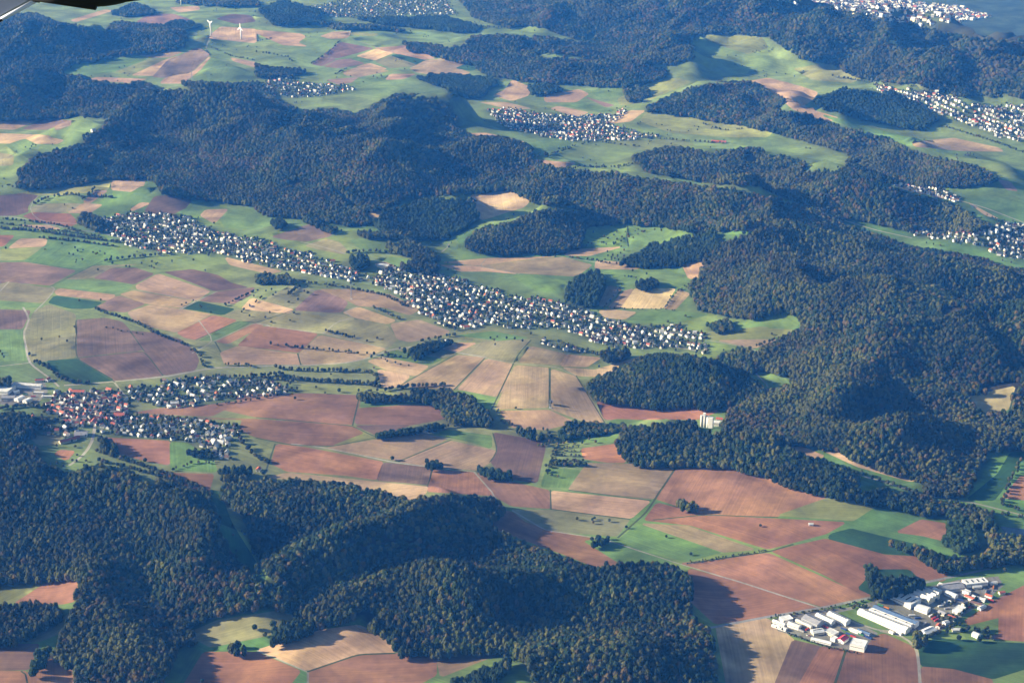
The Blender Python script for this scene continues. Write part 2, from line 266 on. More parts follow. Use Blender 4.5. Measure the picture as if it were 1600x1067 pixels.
#@@DATA@@
# ------------------------------------------------------------------ land use digitised from the photograph
COL = dict(R=(.242,.119,.070), r=(.202,.108,.070), P=(.147,.090,.072), p=(.19,.125,.094), K=(.35,.235,.142), k=(.44,.30,.18), T=(.265,.19,.113),
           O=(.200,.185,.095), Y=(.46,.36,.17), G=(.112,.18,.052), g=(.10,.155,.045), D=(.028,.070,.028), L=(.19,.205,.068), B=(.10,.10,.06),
           road=(.27,.25,.215), asphalt=(.20,.20,.20), verge=(.055,.072,.032), yard=(.17,.16,.145), water=(.05,.09,.15))
FIELDS = [l.split() for l in '''
O 0 0 130,0 175,12 120,24 60,22
K 110,32 165,15 178,17 118,35
p 215,33 235,22 270,22 300,33 260,38 215,36
K 265,12 310,10 312,16 280,20
P 338,30 360,22 390,24 400,34 370,38
K 330,54 345,42 400,46 400,68 340,62 322,60
G 90,117 120,100 170,90 230,92 222,101 180,112 130,120
L 180,112 235,92 258,93 205,118
K 206,118 260,93 284,86 240,119
K 212,85 262,80 285,82 265,90 235,91
p 238,121 262,95 310,74 328,86 300,112 256,122
K 258,122 303,112 329,88 325,100 285,131 250,131
K 140,125 150,121 230,124 200,130
G 302,125 330,90 400,115 400,125 330,130
K 360,90 400,98 400,106 365,96
L 285,68 320,58 330,62 318,75 300,76
K 0,188 70,184 22,203 0,200
p 36,201 70,186 130,190 90,203 42,203
K 0,207 60,211 100,220 90,225 0,224
G 10,227 38,217 60,229 32,243
O 0,231 20,243 20,258 0,262
K 398,47 470,53 478,58 465,67 480,73 442,71 400,52
K 500,57 520,50 548,50 543,60 515,61
L 548,51 590,53 588,57 548,55
P 505,86 532,66 584,76 526,92
p 487,101 505,87 525,93 504,104
p 506,105 527,94 550,92 570,100 530,107
k 557,88 587,77 615,83 585,95
G 549,93 558,89 584,95 570,98
K 584,75 640,72 680,92 652,94 615,83
D 611,87 622,85 675,97 652,102
O 586,96 611,88 654,103 610,107
k 556,105 577,99 605,108 590,111
K 536,113 556,106 608,111 560,121 540,118
K 640,107 665,95 690,92 715,90 762,100 712,106 735,114 710,121 652,114
D 712,107 733,98 755,104 737,111
p 510,125 558,121 560,127 530,133
G 546,133 560,122 605,117 600,126 560,137
K 602,125 610,116 650,116 630,124
K 800,125 830,137 825,150 800,158 770,150 790,140
K 850,148 905,140 920,147 900,160 852,160
G 876,165 905,159 960,172 950,176
K 860,170 872,166 920,176 900,183
G 925,144 940,136 972,136 972,150 935,152
p 915,152 960,165 948,168
L 1000,138 1020,125 1060,123 1080,128 1030,150 1010,160 970,165 965,155
K 945,192 985,173 1008,173 985,190 960,193
K 1200,122 1250,135 1278,145 1270,155 1255,165 1275,175 1310,185 1295,190 1240,172 1225,158 1195,138 1170,127
G 825,225 865,215 893,221 888,231 845,245
K 833,250 900,255 880,263 840,258
L 940,222 1060,218 1085,227 1010,235
L 1010,176 1090,180 1180,190 1210,203 1200,214 1150,215 1050,208 1000,190
G 1285,180 1330,192 1400,210 1450,222 1420,228 1360,212
K 1425,222 1490,216 1560,231 1568,237 1500,236 1430,229
L 1090,55 1190,58 1200,75 1170,85 1120,70
L 1240,108 1310,96 1350,120 1330,130 1270,125
L 1420,128 1490,135 1540,150 1500,152 1440,140
K 750,160 790,160 830,170 800,172
K 700,210 760,208 820,222 780,224
L 25,303 155,282 173,283 168,297 100,305 40,305
K 175,283 228,277 222,294 205,300 175,297
G 142,333 175,298 205,301 234,284 248,290 230,305 200,328 165,343
K 130,316 150,298 168,298 140,318
O 48,325 62,319 110,318 128,319 110,332 52,332
K 106,333 130,318 160,320 140,333
P 0,310 35,303 60,306 48,315 42,325 44,331 25,337 0,337
R 36,338 50,332 108,334 122,348 110,354 62,347
P 226,330 242,307 290,305 303,312 296,322 270,335 240,335
K 204,327 220,317 234,318 207,330
G 286,333 304,311 330,308 340,320 315,336 300,340
K 313,337 322,328 356,327 335,349
G 346,345 360,328 400,320 440,335 430,350 400,360 352,355
K 33,352 75,352 95,358 60,358
R 0,368 22,368 5,385 0,388
K 13,388 32,373 73,373 70,385
L 0,391 14,389 66,387 38,406 0,408
G 39,409 75,381 95,376 150,379 184,392 186,404 160,411 120,420 60,413
p 0,411 40,410 118,423 78,446 0,436
p 0,438 11,441 0,453
O 16,441 87,452 66,473 0,466 0,456
G 0,468 66,476 70,480 0,481
P 0,483 47,485 34,514 0,514
G 0,516 33,516 44,562 0,568
O 75,476 117,491 117,558 50,566 38,520 54,487
P 119,500 165,497 190,503 202,516 212,530 224,547 120,558
P 121,560 224,549 255,586 180,596
P 204,517 240,520 280,530 303,548 310,563 304,578 257,586 226,548 214,530
D 73,564 120,561 177,594 136,599 112,598 86,580
O 86,446 145,416 215,413 175,418 147,434 100,438
p 147,435 175,419 212,419 240,428 210,444 175,438
G 84,447 101,437 173,440 208,446 186,459 140,455
K 86,456 92,451 180,461 172,470 90,461
D 76,473 86,462 159,473 143,482 110,482
p 147,482 185,462 226,475 196,488
T 213,446 247,428 328,455 306,470 215,452
P 257,425 300,421 340,430 360,442 387,449 336,455 318,448
K 188,460 208,454 300,470 284,481 227,474
K 200,488 236,476 329,491 275,519 215,506
R 277,520 332,493 370,500 306,531 291,528
g 311,532 374,502 391,504 336,532
R 338,534 400,505 412,508 356,537
p 311,469 340,456 398,449 388,462 365,475 322,471
D 284,481 310,471 366,483 348,492
O 351,493 372,484 420,485 455,491 424,507 393,503
K 402,485 378,482 393,466 458,484 452,489
O 405,472 455,446 492,453 460,482 395,464
p 462,483 495,453 520,455 543,473 533,488 466,488
T 500,452 560,452 612,461 654,484 640,492 600,480 560,478 545,470
O 424,509 463,486 530,490 554,498 505,520
K 536,488 560,480 618,501 605,506 558,497
O 507,521 557,499 603,508 620,530 607,543 560,534
T 611,506 655,500 703,518 690,524 640,534 622,530
R 372,540 402,512 422,510 496,522 466,551 420,545
K 345,551 372,541 466,554 470,569 352,569
T 468,553 500,524 603,545 560,563 520,569 474,570
K 575,564 595,558 669,572 650,587 618,584
G 599,553 620,548 691,561 671,570 627,562
O 622,547 660,541 711,552 694,560
K 691,545 714,536 744,536 715,550
K 591,577 640,588 622,604 598,606
T 626,602 715,555 757,559 709,608 652,605
K 716,608 760,561 800,569 790,604 776,619
O 721,550 755,534 829,531 808,550 799,566 760,557
G 706,612 720,610 776,622 767,640 736,628
L 470,602 510,602 560,606 618,612 618,618 560,616 476,612
G 563,636 568,624 600,625 664,620 664,628 600,634
r 371,627 372,618 420,615 480,615 562,618 558,640 551,663 470,658 400,651 350,640 330,650 210,645 250,638 300,636
r 556,662 561,638 640,633 690,635 701,648 690,655 640,664
P 556,665 640,664 602,678 588,679
r 400,655 550,666 567,677 520,696 460,694 400,682 375,672 380,655 300,653
L 521,696 568,678 586,684 560,690
T 510,700 600,685 660,677 698,686 622,719
T 624,721 705,689 777,705 769,720 744,734 674,728
G 677,678 700,672 767,681 767,700 736,690
R 425,724 433,694 475,699 598,722 588,749 540,742 450,736
P 590,750 600,723 672,731 667,757
R 669,767 676,734 740,738 774,774 720,771
T 413,746 450,739 590,753 667,760 664,772 640,781 560,765 500,750
r 744,739 790,751 857,766 859,794 800,790 777,777
P 771,676 800,681 848,690 851,700 838,754 792,747 768,722 778,705
T 776,639 790,605 806,571 857,575 856,636
K 862,577 900,588 944,658 925,662 861,639
K 781,642 810,642 858,641 898,660 850,671 800,667
T 811,566 830,541 884,553 875,570
K 876,572 886,554 938,559 916,573
k 930,578 1005,556 1013,565 1000,575 962,590 902,587 880,574
R 933,628 1030,634 1100,637 1122,642 1090,655 1030,655 946,655
G 948,660 962,655 1005,656 985,667
G 880,690 910,679 968,675 958,691
L 850,690 880,680 890,690 860,698
G 846,760 856,731 906,735 884,761
R 909,701 962,694 974,710 977,722 950,722 913,716
T 889,765 918,724 980,725 1053,731 1020,779
R 1026,779 1058,732 1150,729 1180,741 1250,766 1298,776 1216,806 1100,803
K 862,767 1015,783 986,809 862,794
O 800,796 860,797 983,811 963,837 855,829 825,820
R 775,797 798,799 820,816 855,828 938,844 967,882 930,885 880,865 770,825
G 914,845 960,841 1052,876 1040,881 970,880
G 966,844 1000,819 1127,862 1070,877
T 1003,818 1075,822 1178,858 1130,862
R 1008,812 1027,786 1100,805 1200,810 1320,816 1290,833 1200,857 1080,820
L 1217,805 1300,776 1375,785 1332,813
D 1300,834 1330,826 1370,836 1450,855 1438,868 1380,864 1295,841
R 1207,861 1290,842 1383,867 1438,870 1480,895 1474,907 1385,900 1357,934 1290,898
R 1065,880 1200,864 1352,932 1290,948 1160,909
R 1078,888 1158,911 1283,950 1118,974 1070,930
D 1342,919 1370,890 1420,890 1440,910 1370,932
K 1120,978 1198,966 1240,1000 1200,1067 1142,1067
P 1201,1067 1240,1000 1282,1010 1232,1067
R 1234,1067 1284,1010 1318,1014 1302,1067
R 1322,1016 1380,990 1430,1012 1435,1067 1304,1067
D 1438,1012 1462,998 1600,1008 1600,1030 1552,1059 1440,1039
R 1441,1042 1490,1046 1550,1062 1540,1067 1441,1067
R 1508,970 1560,936 1600,893 1600,1004 1540,996
K 1556,1067 1600,1044 1600,1067
R 1402,831 1440,812 1477,818 1474,844 1440,836
K 1225,700 1250,697 1288,713 1260,716
K 1282,701 1295,697 1320,711 1438,750 1420,751 1340,728
D 1512,780 1560,741 1580,708 1600,704 1594,720 1573,755 1552,781
R 1567,777 1598,742 1600,785
G 1342,761 1365,765 1374,774 1345,777
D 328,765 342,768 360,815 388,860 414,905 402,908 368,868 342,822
Y 1510,622 1585,604 1574,640 1538,644
L 0,916 30,905 85,902 22,941 0,943
R 24,942 86,902 121,902 117,938 100,942
O 17,1003 85,975 110,957 100,985 60,1002
P 0,1006 60,1006 44,1045 0,1047
R 46,1046 85,1028 119,1055 110,1067 46,1067
R 0,1049 41,1049 41,1067 0,1067
O 292,990 340,970 430,956 470,965 424,990 330,1010
g 235,1067 285,1010 314,1018 270,1067
R 272,1067 319,1019 400,1019 468,1048 430,1067
k 404,1015 500,985 560,977 617,1001 616,1018 560,1021 480,1046
R 482,1050 560,1024 680,1019 680,1054 600,1067 482,1067
T 682,1019 800,1012 762,1028 690,1056
g 700,1067 750,1046 800,1038 838,1050 838,1067
R 166,684 264,689 264,726 225,719 176,705
G 267,691 290,692 332,716 338,737 268,734
R 247,738 333,741 324,772 290,759
R 86,710 93,703 116,705 104,719
O 46,681 98,681 94,694 60,695
K 736,305 798,298 827,315 818,324 752,344 742,325
K 573,333 625,323 638,325 586,344
G 911,380 920,356 973,348 1083,359 1105,366 1040,378 982,388
K 881,399 897,390 970,386 920,400
K 692,410 760,404 868,401 845,403 745,415
T 746,416 850,404 880,402 925,414 900,432 812,427
K 688,414 742,416 808,428 760,424 720,424
K 930,420 932,407 990,411 1018,416 990,421
K 1066,412 1104,409 1110,430 1077,436
Y 970,481 992,451 1055,451 1035,482
K 950,481 975,455 990,451 968,481
T 1037,482 1061,453 1077,459 1054,484
K 936,486 950,483 994,488 975,499 945,496
T 936,478 951,446 971,451 946,479
G 802,431 840,429 884,440 874,459 830,451
G 980,504 1000,488 1058,486 1108,491 1060,504
G 945,438 990,425 1000,432 985,448 955,446
L 1100,520 1190,511 1248,517 1200,529 1112,531
G 1182,490 1222,481 1254,500 1240,513 1202,512
T 1122,532 1180,531 1218,531 1180,544
G 1172,581 1220,584 1234,600 1202,604
p 1197,608 1238,603 1225,614 1206,620
K 1120,358 1213,349 1182,361
G 1470,296 1538,291 1568,279 1600,284 1600,300 1540,309
p 1560,281 1578,284 1590,299 1572,296
k 1512,316 1560,342 1542,338
k 1383,284 1430,291 1495,313 1440,305
p 425,370 485,350 510,351 522,362 514,370 480,377 445,374
O 477,384 510,373 530,379 542,392 535,397 500,390
G 547,375 585,369 638,380 634,390 572,396
K 352,402 400,414 440,424 420,428 360,414
G 580,360 600,356 640,372 620,380
G 690,378 710,372 722,390 705,392
G 595,411 610,401 640,405 626,417
k 585,413 600,409 616,416 600,421
G 715,524 770,518 825,528 780,532
'''.strip().split('\n')]  # narrow dark green gap between lower left woods is meadow with painted shade
ROADS = [  # kind, width m, pixels
 ('road', 7, [(36,480),(48,500),(36,517),(45,567),(86,597),(92,604)]), ('road', 5, [(0,572),(45,567)]), ('road', 5, [(0,455),(14,440)]),
 ('road', 5, [(78,447),(90,449),(66,476),(54,487)]), ('road', 8, [(100,602),(180,596),(260,588),(330,575),(400,572),(470,571),(540,567),(575,560),(610,546),(660,540)]),
 ('road', 6, [(178,596),(192,615),(200,622)]), ('road', 9, [(108,727),(130,712),(145,690),(148,665),(150,640)]),
 ('road', 5, [(455,693),(500,698),(560,710),(615,722),(668,729)]), ('road', 5, [(741,737),(776,777),(775,796)]), ('verge', 5, [(400,684),(455,695),(520,697),(600,681)]),
 ('road', 5, [(742,737),(668,729)]), ('road', 5, [(800,797),(852,828),(940,841),(1060,880),(1160,910),(1290,952)]),
 ('asphalt', 9, [(1100,982),(1200,963),(1290,948),(1365,932),(1420,915),(1500,898),(1560,885),(1600,872)]),
 ('road', 7, [(1375,985),(1410,993),(1432,1010),(1436,1040),(1438,1075)]), ('road', 7, [(1362,936),(1400,955),(1440,975),(1462,992)]), ('road', 6, [(1290,952),(1330,970),(1375,985),(1430,985)]),
 ('verge', 6, [(1322,1014),(1304,1070)]), ('road', 5, [(481,1049),(481,1070)]), ('road', 4, [(402,1016),(480,1049)]), ('verge', 5, [(480,1049),(560,1022),(618,1020)]),
 ('road', 5, [(559,978),(600,990),(618,1002),(618,1018)]), ('verge', 7, [(1073,880),(1200,862),(1240,850)]), ('verge', 6, [(965,840),(1010,800),(1055,732)]),
 ('verge', 4, [(860,765),(861,796)]), ('verge', 4, [(888,765),(1018,782)]), ('road', 4, [(205,452),(310,470),(283,482)]), ('road', 4, [(283,482),(275,487),(340,455)]),
 ('verge', 5, [(306,531),(374,501),(400,504)]), ('road', 4, [(334,533),(400,503),(422,509)]), ('road', 4, [(400,505),(420,510),(505,521)]), ('road', 4, [(505,521),(530,500),(557,497),(533,487),(560,479)]),
 ('verge', 5, [(400,504),(462,484)]), ('road', 4, [(505,521),(560,534),(607,545)]), ('verge', 5, [(622,604),(715,552)]), ('verge', 5, [(709,609),(759,558)]), ('verge', 5, [(768,640),(808,556),(830,531)]),
 ('road', 4, [(715,551),(800,567),(870,573),(900,587)]), ('verge', 7, [(859,575),(859,638)]), ('verge', 4, [(900,587),(945,660)]), ('road', 4, [(760,558),(712,550)]),
 ('verge', 5, [(551,665),(562,618)]), ('verge', 4, [(400,652),(551,665),(586,682)]), ('verge', 4, [(668,758),(676,731)]), ('verge', 5, [(412,746),(430,693)]), ('verge', 4, [(622,721),(705,687)]),
 ('road', 5, [(697,383),(706,375),(700,388),(690,394)]), ('verge', 4, [(981,352),(977,370),(982,386)]), ('road', 4, [(870,400),(930,410),(960,412)]),
 ('road', 5, [(328,56),(328,65),(322,76)]), ('road', 4, [(552,38),(545,58)]), ('asphalt', 9, [(495,424),(560,436),(620,450)]), ('asphalt', 8, [(110,360),(150,362),(190,372)]),
 ('road', 6, [(0,338),(30,340),(80,352),(115,358)]), ('road', 6, [(1188,700),(1230,705),(1330,738),(1380,752),(1450,775),(1520,785),(1600,805)]),
 ('road', 8, [(1400,285),(1470,305),(1540,325),(1600,348)]), ('road', 6, [(1320,345),(1370,360),(1425,372)]), ('road', 6, [(1160,670),(1180,690),(1195,700)]), ('road', 5, [(1172,575),(1190,590),(1200,605)]),
 ('verge', 4, [(119,500),(119,560),(180,597)]), ('verge', 4, [(119,560),(225,548),(255,587)]), ('verge', 4, [(203,517),(225,548)]),
 ('road', 5, [(1508,845),(1515,832),(1528,828)]), ('verge', 5, [(1020,812),(1100,804),(1216,808)]), ('verge',5,[(860,795),(985,811)]),
 ('asphalt', 7, [(152,612),(155,640),(180,650)]), ('road',4,[(310,500),(335,533),(300,552)]), ('road',5,[(180,345),(240,355),(300,375),(380,392),(450,408),(520,425),(580,438)]), ('road',5,[(600,432),(680,455),(760,480),(850,500),(950,525),(1090,548)]), ('road',4,[(640,425),(740,458),(850,478),(960,505),(1060,520)]), ('road',4,[(220,615),(300,603),(380,600),(450,606)]), ('road',4,[(160,660),(250,668),(340,685),(355,712)]), ('road',4,[(780,185),(860,198),(960,208),(1030,215)]), ('road',4,[(545,168),(600,180)]), ('road',4,[(655,533),(715,551)]), ('road',4,[(120,350),(60,345),(43,325),(60,306)]), ('road',4,[(470,378),(495,383),(540,397)]), ('road',4,[(760,404),(745,416),(812,428)]), ('road',4,[(1110,532),(1180,545),(1200,560)]), ('road',4,[(700,92),(640,107),(560,121),(500,140)]), ('road',4,[(548,60),(590,75),(680,93),(765,105)]), ('road',4,[(800,180),(900,180),(1000,178),(1010,176)]), ('road',4,[(1250,135),(1200,120),(1150,115)]), ('road',4,[(330,88),(322,76)]), ('road',4,[(0,205),(60,208),(130,190)]), ('verge', 5, [(465,552),(470,570)]), ('verge',5,[(345,550),(336,534)]),
 ('verge',4,[(765,722),(778,705),(770,676)]), ('verge',4,[(0,409),(40,408),(120,422),(160,412)]), ('verge',4,[(78,448),(150,413),(160,408)]), ('verge',4,[(33,1048),(41,1048),(43,1067)]),
]
LAWNS = [[(1308,957),(1340,950),(1362,968),(1398,988),(1375,990),(1335,970)], [(1313,982),(1325,984),(1343,998),(1330,1000)], [(1500,980),(1560,965),(1560,990),(1510,1000)]]
YARDS = [[(1208,968),(1260,955),(1330,948),(1375,985),(1345,1018),(1290,1008),(1215,985)],[(1345,945),(1400,928),(1500,905),(1560,900),(1568,915),(1530,945),(1470,985),(1400,990),(1350,965)],
         [(0,598),(70,598),(75,612),(55,635),(0,632)],[(100,612),(185,612),(200,640),(195,655),(110,660),(80,640)]]
FIELDS = [f for f in FIELDS if f[1] != '0']
def parse(f): return f[0], [tuple(float(q) for q in p.split(',')) for p in f[1:]]
# woods: outlines of the canopy; mix = weights of dark, olive, rust, pale; cover
WOODS = [
 ('dor', [(0,20),(60,22),(90,36),(130,42),(165,50),(180,32),(240,38),(285,44),(292,60),(285,72),(240,80),(190,84),(150,92),(115,99),(88,116),(130,119),(142,124),(110,128),(80,128),(0,140)]),
 ('dor', [(0,135),(100,124),(180,130),(232,128),(245,140),(300,140),(285,128),(350,130),(400,128),(440,160),(480,175),(520,168),(560,178),(590,160),(620,148),(670,147),(700,160),(722,187),(712,200),(740,212),(800,217),(828,228),(832,250),(870,262),(960,270),(1050,284),(1140,292),(1220,312),(1275,345),(1220,352),(1170,360),(1100,362),(1040,352),(975,345),(915,352),(910,325),(870,318),(830,313),(800,293),(740,298),(690,300),(640,306),(600,325),(560,330),(548,310),(530,318),(520,335),(470,337),(410,332),(395,318),(370,316),(330,310),(300,308),(255,300),(240,277),(160,277),(130,285),(60,293),(25,290),(28,265),(60,240),(130,225),(130,210),(165,196),(172,182),(130,178),(60,184),(0,186)]),
 ('dd', [(585,345),(605,328),(640,318),(680,308),(740,312),(752,328),(745,345),(700,368),(640,372),(600,362)]),
 ('dor', [(725,380),(745,360),(800,345),(850,325),(905,330),(915,350),(905,385),(880,390),(800,395),(740,390)]),
 ('dd', [(965,410),(1000,390),(1060,370),(1120,362),(1130,378),(1100,400),(1060,412),(1010,413)]),
 ('dor', [(1190,290),(1240,268),(1300,266),(1375,284),(1435,304),(1498,324),(1545,352),(1530,357),(1480,358),(1425,358),(1350,342),(1300,330),(1240,308)]),
 ('dorr', [(1100,405),(1130,375),(1220,350),(1240,316),(1300,333),(1360,362),(1420,384),(1480,393),(1530,400),(1570,416),(1600,428),(1600,700),(1575,705),(1560,735),(1505,775),(1450,770),(1440,752),(1400,738),(1330,712),(1300,700),(1250,690),(1195,690),(1170,670),(1165,640),(1200,612),(1240,600),(1235,585),(1215,580),(1185,565),(1185,545),(1220,530),(1250,517),(1255,500),(1230,480),(1200,490),(1180,495),(1140,492),(1090,480),(1078,450),(1110,430)]),
 ('ddo', [(915,600),(940,585),(1005,560),(1030,550),(1100,560),(1160,580),(1195,605),(1200,622),(1150,633),(1030,633),(960,627),(930,620)]),
 ('ddo', [(960,690),(975,675),(1000,662),(1060,655),(1120,665),(1170,690),(1230,700),(1300,725),(1340,745),(1345,773),(1290,772),(1240,760),(1180,735),(1130,725),(1000,725),(975,712)]),
 ('or', [(1140,645),(1170,618),(1205,620),(1190,660),(1180,690),(1140,682),(1125,660)]),
 ('ddor', [(340,770),(350,755),(420,748),(520,752),(600,768),(640,780),(700,772),(770,778),(792,792),(765,820),(800,838),(870,865),(925,885),(1000,877),(1060,885),(1080,900),(1078,960),(1110,985),(1118,1020),(1112,1070),(845,1070),(820,1030),(800,1012),(700,1018),(622,1020),(615,1000),(570,972),(565,958),(500,975),(475,958),(418,942),(425,900),(400,860),(380,800)]),
 ('ddor', [(0,700),(30,690),(60,700),(60,720),(110,742),(150,725),(200,735),(250,765),(310,782),(345,800),(370,850),(400,880),(420,915),(418,942),(340,960),(288,978),(270,1030),(240,1070),(130,1070),(115,1045),(80,1020),(100,985),(118,940),(124,900),(80,900),(30,903),(0,914)]),
 ('dor', [(0,950),(60,940),(90,945),(100,960),(60,985),(20,1001),(0,1003)]),
 ('dd', [(655,120),(690,115),(770,120),(775,130),(750,150),(705,150),(700,135),(660,125)]),
 ('dor', [(630,65),(720,75),(740,55),(820,55),(860,85),(900,92),(960,95),(1040,105),(1035,122),(975,135),(900,130),(820,125),(760,115),(740,100),(700,90),(640,78)]),
 ('dor', [(1010,165),(1060,145),(1110,130),(1180,128),(1225,155),(1210,170),(1270,180),(1300,195),(1380,212),(1440,240),(1540,265),(1560,280),(1520,290),(1400,283),(1320,265),(1330,237),(1250,215),(1200,203),(1160,193),(1080,180),(1010,172)]),
 ('dor', [(985,245),(1050,228),(1110,238),(1180,232),(1220,240),(1260,255),(1250,268),(1190,288),(1120,283),(1010,265)]),
 ('dd', [(1270,155),(1320,138),(1400,145),(1450,170),(1470,185),(1440,200),(1380,190),(1290,170)]),
 ('dor', [(720,0),(1170,-12),(1260,4),(1330,18),(1400,33),(1500,55),(1600,72),(1600,150),(1500,148),(1430,128),(1370,125),(1330,115),(1300,98),(1250,88),(1200,55),(1090,50),(1080,60),(1085,90),(1040,100),(900,88),(860,80),(830,55),(790,40),(740,25)]),
 ('ddo', [(245,745),(300,765),(330,775),(340,830),(375,885),(350,840),(310,800),(250,775)]),
 ('d', [(405,15),(440,0),(500,15),(500,35),(430,38)]), ('d', [(560,28),(640,26),(700,26),(750,40),(740,50),(600,36)]),
 ('do', [(175,20),(210,4),(240,15),(243,20),(200,24)]), ('d', [(260,38),(275,32),(300,34),(315,42),(290,46)]),
 ('d', [(1,1),(2,1),(2,2)]),
 ('do', [(120,345),(135,332),(165,345),(150,358)]), ('d', [(880,462),(900,432),(935,420),(945,440),(930,475),(905,472)]), ('d', [(988,442),(1020,433),(1033,445),(1000,449)]),
 ('do', [(640,615),(690,605),(735,620),(765,645),(770,662),(700,658),(690,640),(670,628),(650,622)]), ('do', [(555,615),(640,618),(660,612),(655,622),(570,625)]),
 ('d', [(587,676),(640,668),(690,660),(700,664),(650,675),(590,682)]), ('d', [(742,731),(760,727),(800,738),(800,746),(770,745)]),
 ('d', [(665,722),(680,720),(700,727),(670,729)]), ('do', [(872,672),(890,660),(940,660),(985,662),(990,668),(930,675),(880,684)]), ('do', [(800,668),(850,675),(860,685),(830,680)]),
 ('do', [(940,552),(962,544),(985,548),(970,560),(945,562)]), ('d', [(1,1),(2,1),(2,2)]),
 ('do', [(345,745),(350,741),(400,745),(380,748)]), ('d', [(292,704),(330,703),(335,711),(300,711)]), ('d', [(342,731),(392,730),(396,737),(342,738)]),
 ('ddo', [(152,680),(175,688),(182,700),(160,705)]), ('do', [(0,650),(20,640),(60,655),(20,700),(0,700)]), ('d', [(920,848),(935,840),(955,840),(950,848),(930,851)]),
 ('do', [(1050,785),(1065,781),(1090,790),(1075,793)]), ('dd', [(1355,920),(1365,900),(1400,905),(1440,900),(1450,912),(1400,925),(1370,932)]), ('d', [(1350,890),(1365,885),(1380,900),(1360,905)]),
 ('dor', [(1380,845),(1440,855),(1480,870),(1530,870),(1550,850),(1540,830),(1590,835),(1600,870),(1560,878),(1480,885),(1440,868)]),
 ('ddor', [(1330,775),(1380,760),(1440,775),(1520,788),(1545,800),(1560,825),(1500,815),(1478,800),(1440,800),(1400,790),(1350,782)]), ('dd', [(1480,815),(1500,805),(1520,812),(1530,850),(1500,860),(1475,845)]),
 ('do', [(1440,870),(1480,870),(1500,885),(1470,890)]), ('ddo', [(1435,985),(1450,995),(1440,1010),(1425,1000)]), ('do', [(1100,420),(1078,440),(1100,460),(1130,440)]),
 ('dor', [(470,300),(560,320),(580,345),(545,350),(500,340)]), ('do', [(600,382),(640,372),(660,385),(690,400),(660,410),(640,398)]), ('do', [(625,415),(660,400),(690,415),(670,425),(640,420)]),
 ('dd', [(542,404),(562,397),(576,402),(576,414),(556,418)]), ('d', [(1,1),(2,1),(2,2)]), ('do', [(400,428),(450,430),(460,440),(400,438)]),
 ('d', [(425,345),(440,342),(448,350),(435,356)]), ('do', [(470,340),(495,338),(500,352),(525,355),(520,362),(495,352)]), ('do', [(560,362),(640,362),(640,370),(570,368)]),
 ('do', [(1120,555),(1160,545),(1200,555),(1210,575),(1180,578),(1140,570)]), ('do', [(1105,505),(1140,498),(1145,512),(1115,516)]), ('dor',[(0,505+90),(15,590),(18,600),(0,602)]),
 ('dd', [(50,1030),(75,1005),(80,1025),(60,1045),(45,1048)]), ('do', [(280,995),(300,985),(305,1000),(285,1005)]), ('do', [(355,1010),(370,1002),(385,1012),(365,1016)]),
 ('dd', [(425,985),(445,970),(470,968),(500,975),(470,990),(425,1003)]), ('d', [(795,1028),(770,1040),(700,1060),(690,1067),(720,1067),(800,1040)]), ('do', [(1290,270),(1320,262),(1345,275),(1320,285)]),
 ('d', [(650,560),(630,545),(690,532),(712,530),(690,540)]), ('do',[(800,105),(860,100),(870,115),(820,125)]), ('d',[(825,133),(860,130),(880,140),(830,146)]),('do',[(975,140),(1010,135),(1015,150),(980,155)]),
 ('dor',[(270,1),(400,0),(410,8),(300,6)]),('do',[(500,36),(590,40),(640,48),(600,44),(520,42)]),('do',[(400,100),(430,105),(480,110),(440,120),(400,118)]),
]
